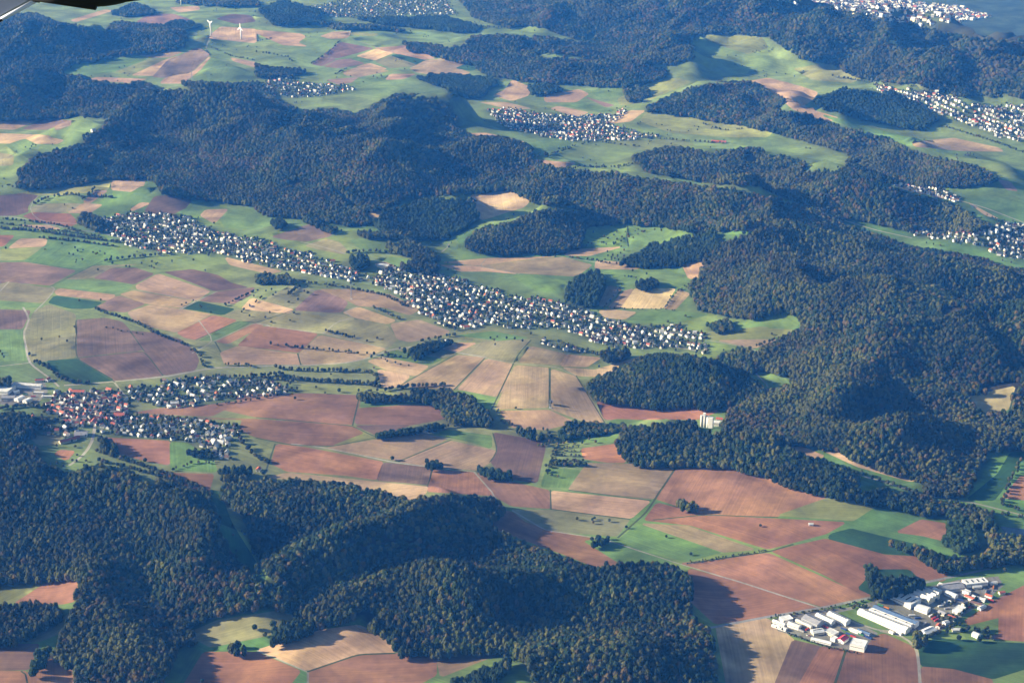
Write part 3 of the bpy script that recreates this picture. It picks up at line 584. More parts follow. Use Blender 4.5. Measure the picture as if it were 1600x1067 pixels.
HEDGES = [  # polyline, spacing m, crown scale
 ([(455,440),(510,446),(560,454),(600,462),(640,482)],7,.65), ([(0,358),(60,362),(120,371),(185,380)],5,.75), ([(0,350),(50,356),(110,364),(160,372)],7,.6), ([(60,372),(120,378),(180,386)],7,.7),
 ([(145,483),(170,492),(205,502),(240,520),(270,533),(295,542)],9,.75), ([(300,545),(315,560),(320,575)],9,.7), ([(0,640),(40,635),(80,638)],5,.8), ([(5,655),(40,660),(90,658)],6,.8), ([(20,675),(60,672),(120,672)],6,.75), ([(0,690),(30,692),(60,684)],6,.8), ([(150,705),(200,722),(260,742),(320,768)],6,.8), ([(352,570),(385,571),(395,575)],8,.6),
 ([(425,575),(470,580),(530,581),(575,582),(590,590),(588,602),(545,598),(480,596),(430,588)],8,.8), ([(390,590),(440,585),(440,592),(500,597),(580,603),(600,608)],8,.8), ([(600,610),(640,606),(700,602)],7,.8),
 ([(180,310),(100,305),(70,312),(50,322)],10,.8), ([(150,295),(130,313)],8,.7), ([(485,101),(512,85),(530,66)],12,.7), ([(522,118),(542,108)],12,.7), ([(420,540),(640,560)],80,.7),
 ([(160,409),(215,402),(240,400),(275,398)],9,.8), ([(352,478),(372,468),(400,455)],8,.6), ([(450,462),(465,450),(470,446)],8,.7), ([(505,518),(530,522),(555,530)],9,.6), ([(580,480),(605,490),(625,500)],9,.6),
 ([(655,535),(690,528),(712,524)],8,.7), ([(870,535),(930,555),(960,565)],9,.8), ([(600,612),(560,612)],10,.7), ([(868,683),(870,700),(862,722),(855,745)],9,.6), ([(1073,880),(1140,870),(1200,860)],4,.3),
 ([(700,660),(760,655),(800,665)],8,.7), ([(0,343),(40,346),(90,352),(120,362)],9,.7), ([(1075,445),(1050,465),(1038,483)],9,.5), ([(950,482),(1000,484),(1035,484),(1060,486)],14,.4),
 ([(970,450),(945,480),(935,487)],11,.4), ([(885,402),(930,408),(962,414)],10,.6), ([(590,560),(640,575)],12,.5), ([(870,402),(840,400)],10,.5), ([(1360,937),(1300,951),(1205,966)],4,.35), ([(1335,952),(1345,945),(1352,950)],5,.6), ([(1470,960),(1500,975),(1480,985),(1440,1002)],6,.6), ([(1500,988),(1540,985),(1545,1000)],6,.6), ([(1455,960),(1470,968),(1480,975)],6,.5), ([(1455,935),(1480,945),(1500,940)],8,.5),
 ([(1205,975),(1235,992),(1290,1011),(1340,1022)],5,.35), ([(1530,935),(1500,960),(1470,980)],7,.6), ([(1225,755),(1345,780)],11,.8), ([(1195,702),(1280,722),(1350,745),(1440,775)],9,.8), ([(1595,720),(1575,760),(1565,790),(1600,800)],9,.7),
 ([(1430,790),(1500,795),(1600,810)],8,.8), ([(860,700),(905,700)],6,.42), ([(860,706),(908,706)],6,.42), ([(858,713),(910,713)],6,.45), ([(858,721),(914,722)],5,.6), ([(860,727),(918,728)],5,.7), ([(200,625),(280,598),(340,590),(400,590),(460,598)],8,.7), ([(460,612),(400,625),(330,634)],9,.6), ([(200,650),(300,656),(375,668)],8,.7), ([(370,680),(385,700),(400,715),(420,725)],8,.8),
 ([(86,588),(110,598),(140,600)],7,.8), ([(50,565),(75,575),(90,590)],8,.8), ([(270,735),(300,725),(340,722)],9,.6), ([(600,300),(560,345)],12,.8), ([(810,250),(860,243),(895,232)],12,.7), ([(1100,195),(1130,205),(1180,200)],14,.7),
 ([(1000,215),(1060,220),(1130,225)],14,.7), ([(870,265),(960,262),(1000,255)],12,.7), ([(870,235),(930,222),(1000,230)],14,.6), ([(280,480),(300,470),(330,490)],60,.5), ([(375,490),(410,465)],9,.5), ([(230,525),(160,512)],60,.5),
 ([(150,720),(250,745),(330,775)],7,.8), ([(600,682),(660,672),(730,664)],8,.7), ([(850,672),(870,690),(840,700)],9,.7), ([(1170,545),(1250,520)],9,.7),([(540,396),(590,393),(650,403)],9,.8),([(330,75),(360,88),(400,96)],14,.6),
 ([(640,30),(720,40),(790,45)],12,.8), ([(430,60),(400,66)],14,.6), ([(400,82),(450,90),(460,100)],18,.8),([(1300,120),(1360,130),(1400,150)],13,.8),([(1480,200),(1560,225),(1600,240)],12,.8),([(1340,260),(1420,262),(1500,285)],12,.8),
]
VILLAGES = [ # name, axis pixel pair, spacing (m), keep, red share, polygon
 ('northern estate', ((200,618),(460,600)), 19, .82, .12, [(186,612),(230,600),(300,590),(380,592),(460,600),(465,612),(420,622),(330,630),(275,640),(235,630),(200,625)]),
 ('southern estate', ((160,660),(370,680)), 17, .85, .2, [(150,652),(200,650),(300,656),(365,668),(385,675),(362,690),(358,716),(320,715),(312,695),(270,690),(180,683),(155,675)]),
 ('old village centre', ((90,620),(200,650)), 18, .85, .8, [(85,610),(180,610),(200,628),(205,655),(150,668),(110,664),(70,640)]),
 ('wooded western outskirts', ((20,690),(120,660)), 26, .6, .3, [(10,690),(28,655),(70,642),(130,668),(118,682),(60,680)]),
 ('west half', ((160,350),(570,430)), 20.5, .8, .15, [(150,345),(185,335),(240,333),(290,337),(330,360),(400,375),(440,385),(500,400),(550,420),(580,432),(570,442),(500,434),(440,420),(390,410),(330,398),(260,398),(200,385),(170,365)]),
 ('east half', ((590,430),(1100,540)), 19.5, .84, .12, [(580,432),(610,415),(640,418),(700,432),(760,450),(800,460),(870,470),(930,492),(1000,508),(1060,508),(1100,525),(1105,555),(1050,545),(980,545),(940,540),(870,515),(800,515),(760,508),(710,517),(655,490),(620,460),(585,448)]),
 ('annex', ((840,530),(930,555)), 19, .6, .3, [(845,530),(870,538),(935,552),(900,553),(850,540)]),
 ('upper village', ((770,180),(1020,215)), 22, .85, .25, [(760,172),(800,170),(840,178),(900,182),(960,178),(975,170),(980,178),(950,195),(1000,208),(1040,213),(1000,219),(900,221),(860,217),(800,203),(780,195)]),
 ('hamlet', ((410,135),(540,145)), 25, .5, .3, [(400,130),(440,118),(470,130),(540,133),(560,140),(520,149),(460,154),(410,148)]),
 ('top village', ((480,10),(700,20)), 32, .6, .15, [(480,12),(540,0),(700,0),(712,22),(690,28),(640,24),(560,30),(510,26)]),
 ('east town', ((1360,135),(1600,220)), 21, .9, .12, [(1358,130),(1400,138),(1470,145),(1520,165),(1600,165),(1600,235),(1560,215),(1500,190),(1440,170),(1380,148)]),
 ('roadside works', ((1400,285),(1495,313)), 17, .85, .05, [(1385,279),(1440,284),(1500,310),(1496,317),(1435,300),(1390,288)]),
 ('east valley town', ((1425,370),(1600,390)), 20, .85, .2, [(1420,358),(1480,363),(1535,355),(1600,345),(1600,408),(1565,402),(1530,384),(1480,376),(1430,370)]),
 ('far town', ((1170,0),(1550,30)), 27, .9, .05, [(1150,-12),(1290,-8),(1400,3),(1500,12),(1552,28),(1500,34),(1430,46),(1350,34),(1280,20),(1200,8)]),
]
#@@END@@
# ------------------------------------------------------------------ the ground: one triangulation, cut along every field, track and yard
polys = []      # (kind, world polygon, tint, row angle)
def dense(px, step=14, closed=True):
    out = []; n = len(px)
    for i in range(n if closed else n - 1):
        a = px[i]; b = px[(i + 1) % n]; k = max(1, int(math.hypot(b[0]-a[0], b[1]-a[1]) / step))
        for j in range(k): out.append((a[0] + (b[0]-a[0]) * j / k, a[1] + (b[1]-a[1]) * j / k))
    if not closed: out.append(px[-1])
    return out
def rounded(px):
    """knock the sharp corners off an outline"""
    out = []; n = len(px)
    for i in range(n):
        a = np.array(px[i - 1]); b = np.array(px[i]); c = np.array(px[(i + 1) % n])
        la, lc = np.linalg.norm(a - b), np.linalg.norm(c - b); ra = min(2.2, la * .2); rc = min(2.2, lc * .2)
        out += [tuple(b + (a - b) / max(la, .1) * ra), tuple(b + (c - b) / max(lc, .1) * rc)]
    return out
W, Hh = 1600, 1067
def inflate(w, d):
    nx = np.roll(w, -1, 0); pv_ = np.roll(w, 1, 0); t = nx - pv_; t /= np.linalg.norm(t, axis=1)[:, None] + 1e-9
    area = np.sum(w[:, 0] * nx[:, 1] - nx[:, 0] * w[:, 1]); sgn = 1 if area > 0 else -1
    return w + np.stack([t[:, 1], -t[:, 0]], 1) * d * sgn
def to_world(px):
    a = np.array(px); x, y = ground_at(a[:, 0], a[:, 1]); return np.stack([x, y], 1)
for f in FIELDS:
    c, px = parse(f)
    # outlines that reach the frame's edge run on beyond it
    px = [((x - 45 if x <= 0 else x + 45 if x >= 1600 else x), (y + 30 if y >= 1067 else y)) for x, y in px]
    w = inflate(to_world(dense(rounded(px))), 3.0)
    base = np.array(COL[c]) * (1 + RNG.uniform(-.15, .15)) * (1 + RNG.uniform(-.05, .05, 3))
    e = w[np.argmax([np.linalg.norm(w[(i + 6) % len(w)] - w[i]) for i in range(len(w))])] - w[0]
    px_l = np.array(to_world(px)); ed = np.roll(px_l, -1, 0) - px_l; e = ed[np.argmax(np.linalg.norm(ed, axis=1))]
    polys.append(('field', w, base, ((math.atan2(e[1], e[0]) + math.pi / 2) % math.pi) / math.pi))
for y in YARDS: polys.append(('yard', to_world(dense(y)), np.array(COL['yard']), 0))
for y in LAWNS: polys.append(('lawn', to_world(dense(y)), np.array(COL['g']), .3))
polys.append(('pond', to_world(dense([(1562,822),(1600,826),(1640,835),(1640,845),(1600,842),(1570,832)])), np.array(COL['water']), 0))
def ribbon(pts, width):
    p = np.array(pts); t = np.gradient(p, axis=0); t /= np.linalg.norm(t, axis=1)[:, None] + 1e-9
    nrm = np.stack([-t[:, 1], t[:, 0]], 1) * width / 2
    return np.concatenate([p + nrm, (p - nrm)[::-1]])
for kind, w, px in ROADS:
    px = dense(px, 10, False); q = to_world(px)
    q[1:-1] = (q[:-2] + 2 * q[1:-1] + q[2:]) / 4
    keep = [0]
    for i in range(1, len(q)):
        if np.linalg.norm(q[i] - q[keep[-1]]) > w * .8: keep.append(i)
    if len(keep) > 1: polys.append(('grass_verge' if kind == 'verge' else 'road', ribbon(q[keep], w * .8), np.array(COL[kind]), 0))
verts, edges = [], []
yy = 1500.0
rows = 0
while yy < 13500:
    s = max(11.0, .0062 * yy); half = .345 * yy + 350
    xs = np.arange(-half, half, s) + (s / 2 if rows % 2 else 0)
    for x in xs: verts.append((x + random.uniform(-.15, .15) * s, yy + random.uniform(-.15, .15) * s))
    yy += s * .87; rows += 1
for r_, n in ((16000, 48), (24000, 40), (40000, 32), (70000, 24)):
    for i in range(n):
        a = 2 * math.pi * i / n; verts.append((r_ * math.cos(a), 6000 + r_ * math.sin(a)))
for x in np.arange(-9000, 9001, 600):
    for y in np.arange(-3000, 17000, 600):
        if y < 1350 or y > 13700 or abs(x) > .345 * y + 600: verts.append((x + random.uniform(-60, 60), y + random.uniform(-60, 60)))
for k, w, c, a in polys:
    b = len(verts); n = len(w); verts += [tuple(p) for p in w]; edges += [(b + i, b + (i + 1) % n) for i in range(n)]
cv, ce, cf, *_ = delaunay_2d_cdt([Vector(v) for v in verts], edges, [], 0, 1e-3, False)
V = np.array([(v.x, v.y) for v in cv]); F = np.array(cf)
cen = V[F].mean(1); owner = np.full(len(F), -1)
for i, (k, w, c, a) in enumerate(polys):
    lo = w.min(0); hi = w.max(0); m = np.where((cen[:, 0] > lo[0]) & (cen[:, 0] < hi[0]) & (cen[:, 1] > lo[1]) & (cen[:, 1] < hi[1]))[0]
    if len(m): owner[m[inpoly(cen[m, 0], cen[m, 1], w)]] = i
VZ = height(V[:, 0], V[:, 1])
# canopy map of the woods
mask = np.zeros((Hh + 60, W + 160), np.uint8)      # offset 80, 30 ; value = wood index + 1
gy, gx = np.mgrid[0:mask.shape[0], 0:mask.shape[1]]
for i, (mix, px) in enumerate(WOODS):
    px = [((x - 80 if x <= 0 else x + 80 if x >= 1600 else x), (y + 30 if y >= 1067 else y)) for x, y in px]
    P = [(x + 80, y + 30) for x, y in px]; x0, x1 = int(min(p[0] for p in P)), int(max(p[0] for p in P)) + 1; y0, y1 = int(min(p[1] for p in P)), int(max(p[1] for p in P)) + 1
    x0 = max(x0, 0); y0 = max(y0, 0)
    sx, sy = gx[y0:y1, x0:x1], gy[y0:y1, x0:x1]; mm = inpoly(sx.astype(float), sy.astype(float), P)
    sub = mask[y0:y1, x0:x1]; sub[mm] = i + 1
for hole in ([(1512,618),(1585,602),(1580,642),(1540,648)], [(1545,700),(1600,700),(1600,720),(1545,785),(1505,785)], [(1320,342),(1425,367),(1423,375),(1318,350)], [(1120,358),(1215,347),(1213,354),(1125,364)], [(328,765),(342,768),(360,815),(388,860),(414,905),(402,908),(368,868),(342,822)], [(443,172),(470,169),(476,180),(450,181)], [(1195,232),(1215,236),(1212,246),(1192,243)], [(800,40),(850,40),(870,50),(908,60),(910,68),(860,60),(800,50)], [(835,82),(870,80),(915,86),(850,92)], [(915,55),(930,50),(935,62),(918,68)], [(503,275),(515,280),(560,322),(552,328)], [(1086,640),(1128,645),(1130,672),(1090,676)]):
    P = [(x + 80, y + 30) for x, y in hole]; mm = inpoly(gx.astype(float), gy.astype(float), P); mask[mm] = 0
def wood_at(px, py):
    ix = np.round(px + 80).astype(int); iy = np.round(py + 30).astype(int)
    ok = (ix >= 0) & (iy >= 0) & (ix < mask.shape[1]) & (iy < mask.shape[0])
    r = np.zeros(px.shape, int); r[ok] = mask[iy[ok], ix[ok]]; return r
# tints of the open ground: meadow, with the dark litter of the woods
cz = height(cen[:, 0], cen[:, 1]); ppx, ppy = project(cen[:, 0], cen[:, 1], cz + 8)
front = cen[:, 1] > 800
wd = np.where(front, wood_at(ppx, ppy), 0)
gn = fbm(cen[:, 0] / 260, cen[:, 1] / 260, 3)[:, None]
tint = np.array(COL['G']) * (1 + .25 * gn) + np.array([.045, .03, .005]) * np.clip(fbm(cen[:, 0] / 420 + 40, cen[:, 1] / 420, 2)[:, None] * 2, -.6, 1)
farm = np.clip(1 - np.hypot((ppx - 520) / 620, (ppy - 620) / 260), 0, 1)[:, None]; farm = np.clip(farm * 2.2, 0, 1); tint = tint * (1 - .6 * farm) + np.array([.19, .165, .085]) * (1 + .2 * gn) * .6 * farm
upland = (ppx > 1200) & (ppy < (ppx - 1170) * .21 + 30); tint[upland] = (.04, .045, .03)
up_ = np.clip((360 - ppy) / 120, 0, 1)[:, None] * .55; tint = tint * (1 - up_) + (np.array([.17, .215, .075]) * (1 + .35 * gn)) * up_; tint[upland] = (.04, .045, .03)
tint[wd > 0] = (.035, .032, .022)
qq = (cen[:, 0] - 1265) * .83 + (cen[:, 1] - 8960) * .56 > 500; tint[qq] = (.045, .065, .040)
far = (~front) | (np.abs(ppx - 800) > 950) | (ppy < -40)
tint[far & (owner < 0)] = (.05, .062, .035)
vil_world = []
for nm, ax, sp, keep, red, px in VILLAGES:
    px = [((x + 60) if x >= 1600 else x, y) for x, y in px]
    w = to_world(dense(px)); vil_world.append(w)
    m = inpoly(cen[:, 0], cen[:, 1], w) & (owner < 0); tint[m] = (.075, .10, .042)
def land_object(name, sel, tn, rows, mat):
    f = F[sel]; u, inv = np.unique(f, return_inverse=True); f2 = inv.reshape(f.shape)
    me = bpy.data.meshes.new(name); me.vertices.add(len(u)); me.loops.add(f2.size); me.polygons.add(len(f2))
    co = np.zeros((len(u), 3)); co[:, :2] = V[u]; co[:, 2] = VZ[u]
    me.vertices.foreach_set('co', co.ravel()); me.loops.foreach_set('vertex_index', f2.ravel().astype(np.int32))
    me.polygons.foreach_set('loop_start', np.arange(0, f2.size, 3, dtype=np.int32)); me.polygons.foreach_set('loop_total', np.full(len(f2), 3, np.int32))
    me.update(calc_edges=True)
    at = me.attributes.new('tint', 'FLOAT_COLOR', 'POINT')      # averaged to the corners so meadow tints blend
    acc = np.zeros((len(u), 3)); cnt = np.zeros(len(u)); tt = np.broadcast_to(tn, (len(f2), 3))
    for k in range(3): np.add.at(acc, f2[:, k], tt); np.add.at(cnt, f2[:, k], 1)
    c4 = np.ones((len(u), 4)); c4[:, :3] = acc / cnt[:, None]; at.data.foreach_set('color', c4.ravel())
    rw = me.attributes.new('rows', 'FLOAT_COLOR', 'POINT'); rw.data.foreach_set('color', np.tile([rows, rows, rows, 1.0], len(u)))
    me.polygons.foreach_set('use_smooth', np.ones(len(f2), bool)); me.materials.append(mat)
    return tag(link(bpy.data.objects.new(name, me)), kind='structure')
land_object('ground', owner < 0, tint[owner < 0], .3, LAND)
WATER = noisy('water', (.03, .055, .09), .1, .05, rough=.12)
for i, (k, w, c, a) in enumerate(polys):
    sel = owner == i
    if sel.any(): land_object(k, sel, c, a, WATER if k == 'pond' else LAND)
print('land', round(time.time() - _t0, 1), len(V), len(F), len(polys))

# ------------------------------------------------------------------ trees
def crown_data(name, mat, seed, tall=1.0, leaves=170):
    """unit crown: about 1 wide, base at z 0.25, top near 1.5; a heap of leafy clumps with loose leaf sprays"""
    rg = random.Random(seed); mb = MB(); bm = bmesh.new(); bmesh.ops.create_icosphere(bm, subdivisions=1, radius=1)
    sv = [v.co.copy() for v in bm.verts]; sf = [tuple(v.index for v in f.verts) for f in bm.faces]; bm.free()
    cl = [(Vector((0, 0, .78)), .40), (Vector((0, 0, .45)), .30)]
    for k in range(18):
        a = k * 2.4 + rg.uniform(-.4, .4); h = (k + .5) / 18; el = h * 1.45; rr = .36 * math.cos(el) * rg.uniform(.85, 1.15)
        cl.append((Vector((math.cos(a) * rr, math.sin(a) * rr, .66 + math.sin(el) * .42 * tall * rg.uniform(.85, 1.15))), rg.uniform(.15, .24)))
    for k in range(5):
        a = k * 1.26 + rg.random(); cl.append((Vector((math.cos(a) * .3, math.sin(a) * .3, .48)), rg.uniform(.16, .22)))
    for c, r in cl:
        mb.add([c + Vector((v.x, v.y, v.z * .9)) * r * rg.uniform(.86, 1.14) for v in sv], sf)
    for k in range(leaves):
        c, r = rg.choice(cl); d = Vector((rg.gauss(0, 1), rg.gauss(0, 1), rg.gauss(.3, 1))).normalized()
        p = c + d * r * rg.uniform(.95, 1.3); a = d.orthogonal().normalized() * .04; b = d.cross(a) ; t = Vector([rg.uniform(-.05, .05) for _ in range(3)])
        mb.add([p - a + t, p - b, p + a - t, p + b], [(0, 1, 2, 3)])
    return mb.data(name, [mat])
def trunk_data(name, seed):
    rg = random.Random(seed); mb = MB(); mb.tube((0, 0, -.05), (0, 0, .75), .035, .02, 7)
    for k in range(5):
        a = rg.uniform(0, 6.28); mb.tube((0, 0, .35 + .07 * k), (math.cos(a) * .25, math.sin(a) * .25, .62 + .09 * k), .015, .006, 5)
    return mb.data(name, [BARK])
NV = 4
CROWNS = [crown_data('crown', LEAF[k // NV], 100 + k, tall=(1.15 if k % NV == 3 else .95)) for k in range(4 * NV)]
TRUNKS = [trunk_data('trunk', 5), trunk_data('trunk', 6)]
KW = {'d': (1, .0, .0, 0), 'o': (0, 1, .06, .0), 'r': (.2, .45, .33, .02)}
pts = []   # x, y, size, height factor, kind
def pick_kind(mixes, x, y):
    n = len(x); w = np.zeros((n, 4))
    for i, mx in enumerate(mixes):
        for ch in mx: w[i] += KW[ch]
    w /= w.sum(1)[:, None]
    s = fbm(x / 190 + 11, y / 190, 3); w[:, 2] *= np.exp(3.2 * s - .7); w[:, 1] *= np.exp(2.5 * fbm(x / 240 + 70, y / 240, 3)); w[:, 3] += .006
    w /= w.sum(1)[:, None]; c = w.cumsum(1); r = RNG.random(n)[:, None]
    return (r > c[:, :3]).sum(1)
mixes = [w[0] for w in WOODS]
yy = 2000.0
bx, by, bs = [], [], []
while yy < 12500:
    s = 9.1 if yy < 4200 else 9.1 + (yy - 4200) * .0012
    half = .33 * yy + 120; xs = np.arange(-half, half, s)
    bx.append(xs + RNG.uniform(-.42, .42, len(xs)) * s + (s / 2) * (int(yy / s) % 2)); by.append(yy + RNG.uniform(-.42, .42, len(xs)) * s); bs.append(np.full(len(xs), s)); yy += s * .95
bx = np.concatenate(bx); by = np.concatenate(by); bs = np.concatenate(bs); bz = height(bx, by)
hgt = 15.5 * (1 + .35 * fbm(bx / 150, by / 150, 2))
qx, qy = project(bx, by, bz + hgt * 1.0)
jit = 2.5 * fbm(bx / 40, by / 40, 2); wi = wood_at(qx + jit * 1.5, qy + jit)
clear = fbm(bx / 130 + 5, by / 130, 2) < .78
own_ok = np.ones(len(bx), bool)
m = (wi > 0) & clear & (RNG.random(len(bx)) < .97)
bx, by, bz, bs, hgt, wi = bx[m], by[m], bz[m], bs[m], hgt[m], wi[m]
kd = pick_kind([mixes[i - 1] for i in wi], bx, by)
size = bs * RNG.uniform(1.05, 1.65, len(bx)); th = hgt * RNG.uniform(.85, 1.25, len(bx))
T = [np.stack([bx, by, bz, size, th, kd], 1)]
print('forest trees', round(time.time() - _t0, 1), len(bx))
def add_trees(x, y, sc, kinds='dor'):
    x = np.asarray(x); y = np.asarray(y); z = height(x, y); k = pick_kind([kinds] * len(x), x, y)
    T.append(np.stack([x, y, z, 9.5 * sc * RNG.uniform(.75, 1.3, len(x)), 10.5 * sc * RNG.uniform(.75, 1.2, len(x)), k], 1))
for px, sp, sc in HEDGES:
    q = to_world(dense(px, 8, False)); xs, ys = [], []
    for i in range(len(q) - 1):
        L = np.linalg.norm(q[i + 1] - q[i]); n = max(1, int(L / sp * 1.25))
        if L > 400: continue
        t = RNG.random(n); p = q[i] + (q[i + 1] - q[i]) * t[:, None] + RNG.normal(0, 2.5, (n, 2)); xs += list(p[:, 0]); ys += list(p[:, 1])
    if xs: add_trees(xs, ys, sc)

# loose bushes and single trees strewn over the meadows
n_ = 26000; sy = RNG.uniform(2300, 9800, n_); sx_ = RNG.uniform(-1, 1, n_) * (.32 * sy + 60)
dn = fbm(sx_ / 170 + 90, sy / 170, 3); sz_ = height(sx_, sy); spx, spy = project(sx_, sy, sz_)
infield = np.zeros(n_, bool)
for k, w, c, a in polys:
    soft = k == 'field' and c[1] > c[0] * .9
    if not soft: infield |= inpoly(sx_, sy, w)
for w in vil_world: infield |= inpoly(sx_, sy, w)
m = (~infield) & (wood_at(spx, spy) == 0) & (RNG.random(n_) < np.clip((dn - .22) * 1.6, 0.004, .7)) & ~((spx > 1180) & (spy > 780))
add_trees(sx_[m], sy[m], .6); print('bushes', m.sum())

# ------------------------------------------------------------------ houses
def house_parts(L, Wd, h, rh, seed=0):
    """gabled house round the origin, ridge along x"""
    a, b = L / 2, Wd / 2; w = MB()
    w.add([(-a,-b,-3),(a,-b,-3),(a,b,-3),(-a,b,-3),(-a,-b,h),(a,-b,h),(a,b,h),(-a,b,h),(-a,0,h+rh),(a,0,h+rh)],
          [(0,1,5,4),(2,3,7,6),(1,2,6,9,5),(3,0,4,8,7)])
    e = .45; k = rh / b
    r = MB(); z0 = h - e * k + .12; zt = h + rh + .12; t = .3
    for s in (-1, 1):
        vs = [(-a-e, s*(b+e), z0),(a+e, s*(b+e), z0),(a+e, 0, zt),(-a-e, 0, zt),(-a-e, s*(b+e), z0+t),(a+e, s*(b+e), z0+t),(a+e, 0, zt+t),(-a-e, 0, zt+t)]
        fs = [(0,1,2,3),(4,7,6,5),(0,4,5,1),(1,5,6,2),(3,7,4,0)]
        r.add(vs, fs if s < 0 else [tuple(reversed(f)) for f in fs])
    g = MB()                                    # window panes a little proud of the plaster
    for s in (-1, 1):
        for i in range(max(2, int(L / 3.2))):
            x = -a + (i + .5) * L / max(2, int(L / 3.2))
            g.box(x-.55, x+.55, s*b-.02, s*b+.02, h*.3, h*.3+1.3)
        for y in (-b*.5, b*.5): g.box(s*a-.02, s*a+.02, y-.5, y+.5, h*.3, h*.3+1.3)
        g.box(s*a-.02, s*a+.02, -.5, .5, h+rh*.2, h+rh*.2+1.1)
    c = MB().box(a*.3, a*.3+.8, -.1-.8, -.1, h+rh*.6, h+rh+1.1)
    return w, r, g, c
HV = []
for i, (L, Wd, h, rh) in enumerate([(12, 9.5, 5.6, 3.9), (14, 10, 6.2, 4.2), (10.5, 9, 4.6, 4.0), (17, 10, 6.0, 4.0)]):
    w, r, g, c = house_parts(L, Wd, h, rh)
    HV.append((w, r, g, c))
ROOFS = [('red', ROOF_RED), ('dark', ROOF_SLATE), ('brown', ROOF_BROWN), ('pale grey', ROOF_PALE)]
WALLS = [('white', WALL_WHITE), ('cream', WALL_CREAM)]
hd = {}
for v, (w, r, g, c) in enumerate(HV):
    ww = MB(); ww.add(w.v, w.f, 0); ww.add(g.v, g.f, 1)
    for j, (n, m) in enumerate(WALLS): hd['w', v, j] = ww.data('wall', [m, GLASS])
    for j, (n, m) in enumerate(ROOFS): hd['r', v, j] = r.data('roof', [m])
    hd['c', v] = c.data('chimney', [WALL_STONE])
houses = []   # dict per house
for vi, (nm, ax, sp, keep, red, px) in enumerate(VILLAGES):
    w = vil_world[vi]; a0 = to_world([ax[0]])[0]; a1 = to_world([ax[1]])[0]; ang = math.atan2(a1[1]-a0[1], a1[0]-a0[0])
    ca, sa = math.cos(ang), math.sin(ang); loc = (w - a0) @ np.array([[ca, -sa], [sa, ca]])
    u0, v0 = loc.min(0); u1, v1 = loc.max(0); gx_, gy_ = [], []
    nr = max(2, int((v1 - v0) / (sp * 1.25))); gardens = []
    for r_ in range(nr):
        v_ = v0 + (r_ + .5) * (v1 - v0) / nr; u = u0 + random.random() * sp; k = 0
        while u < u1:
            vv = v_ + random.uniform(-.16, .16) * sp
            x = a0[0] + ca * u - sa * vv; y = a0[1] + sa * u + ca * vv
            if inpoly(np.array([x]), np.array([y]), w)[0]:
                if random.random() < keep:
                    far_big = nm == 'far town'
                    rs = random.random(); roof = 0 if rs < red else (1 if rs < red + (1-red)*.38 else 2 if rs < red + (1-red)*.62 else 3)
                    houses.append(dict(v=vi, row=r_, x=x, y=y, var=random.choices((0,1,2,3),(5,3,4,2))[0], rot=ang + random.choice((0, math.pi/2, math.pi/2, .78, -.78)) + random.gauss(0,.12),
                                       wall=0 if random.random() < .8 else 1, roof=roof, s=(1.9 if far_big else 1.2 if nm == 'east town' else 1.0) * random.uniform(.68, .98)))
                for q in range(2): gardens.append((x + random.uniform(-.62,.62)*sp, y + random.uniform(-.62,.62)*sp))
            u += sp * random.uniform(.82, 1.25)
    hx = np.array([h['x'] for h in houses if h['v'] == vi]); hy = np.array([h['y'] for h in houses if h['v'] == vi]); gd = np.array(gardens)
    d = np.sqrt((gd[:, 0:1] - hx) ** 2 + (gd[:, 1:2] - hy) ** 2).min(1); gd = gd[d > 7.5]
    add_trees(gd[:, 0], gd[:, 1], .72 if nm != 'far town' else .9, 'ddor')
for h in houses:
    h['z'] = float(height(h['x'], h['y'])); h['px'], h['py'] = project(h['x'], h['y'], h['z'] + 4)
vis = [h for h in houses if -6 < h['px'] < 1606 and -6 < h['py'] < 1072]
vis.sort(key=lambda h: h['x']**2 + h['y']**2)
named, rest = vis[:300], vis[300:]
ORD = ['first','second','third','fourth','fifth','sixth','seventh','eighth','ninth','tenth','eleventh','twelfth','thirteenth','fourteenth','fifteenth','sixteenth','seventeenth','eighteenth','nineteenth','twentieth']
def ordn(i):
    if i < 20: return ORD[i]
    t = (i + 1) // 10; u = (i + 1) % 10
    T_ = {2: 'twent', 3: 'thirt', 4: 'fort'}[t]
    return T_ + 'ieth' if u == 0 else T_ + 'y-' + ORD[u - 1]
byrow = {}
for h in named: byrow.setdefault((h['v'], h['row']), []).append(h)
rows_of = {}
for v, r_ in byrow: rows_of.setdefault(v, []).append(r_)
for (v, r_), hs in byrow.items():
    hs.sort(key=lambda h: h['px']); rr = sorted(rows_of[v])
    for i, h in enumerate(hs): h['col'] = i; h['rn'] = rr.index(r_)
for h in named:
    o = empty('house', (h['x'], h['y'], h['z']), h['rot']); o.scale = (h['s'],) * 3
    nm = VILLAGES[h['v']][0]
    tag(o, f"{WALLS[h['wall']][0]} house, {ROOFS[h['roof']][0]} roof, {ordn(h['col'])} from left, {ordn(h['rn'])} row from front, {nm}", 'house', f'houses of the {nm}')
    link(bpy.data.objects.new('wall', hd['w', h['var'], h['wall']]), o)
    rf = link(bpy.data.objects.new('roof', hd['r', h['var'], h['roof']]), o)
    link(bpy.data.objects.new('chimney', hd['c', h['var']]), rf)
far_h = MB(); mats = [WALL_WHITE, WALL_CREAM] + [m for _, m in ROOFS]
for h in rest:
    w, r, g, c = HV[h['var']]; ca, sa = math.cos(h['rot']) * h['s'], math.sin(h['rot']) * h['s']
    for part, mi in ((w, h['wall']), (r, 2 + h['roof'])):
        far_h.add([(h['x'] + ca*p[0] - sa*p[1], h['y'] + sa*p[0] + ca*p[1], h['z'] + p[2]*h['s']) for p in part.v], part.f, mi)
tag(far_h.build('distant_houses', mats), 'hundreds of small white and red roofed houses along the valleys', 'houses', kind='stuff')
print('houses', round(time.time() - _t0, 1), len(named), len(rest))

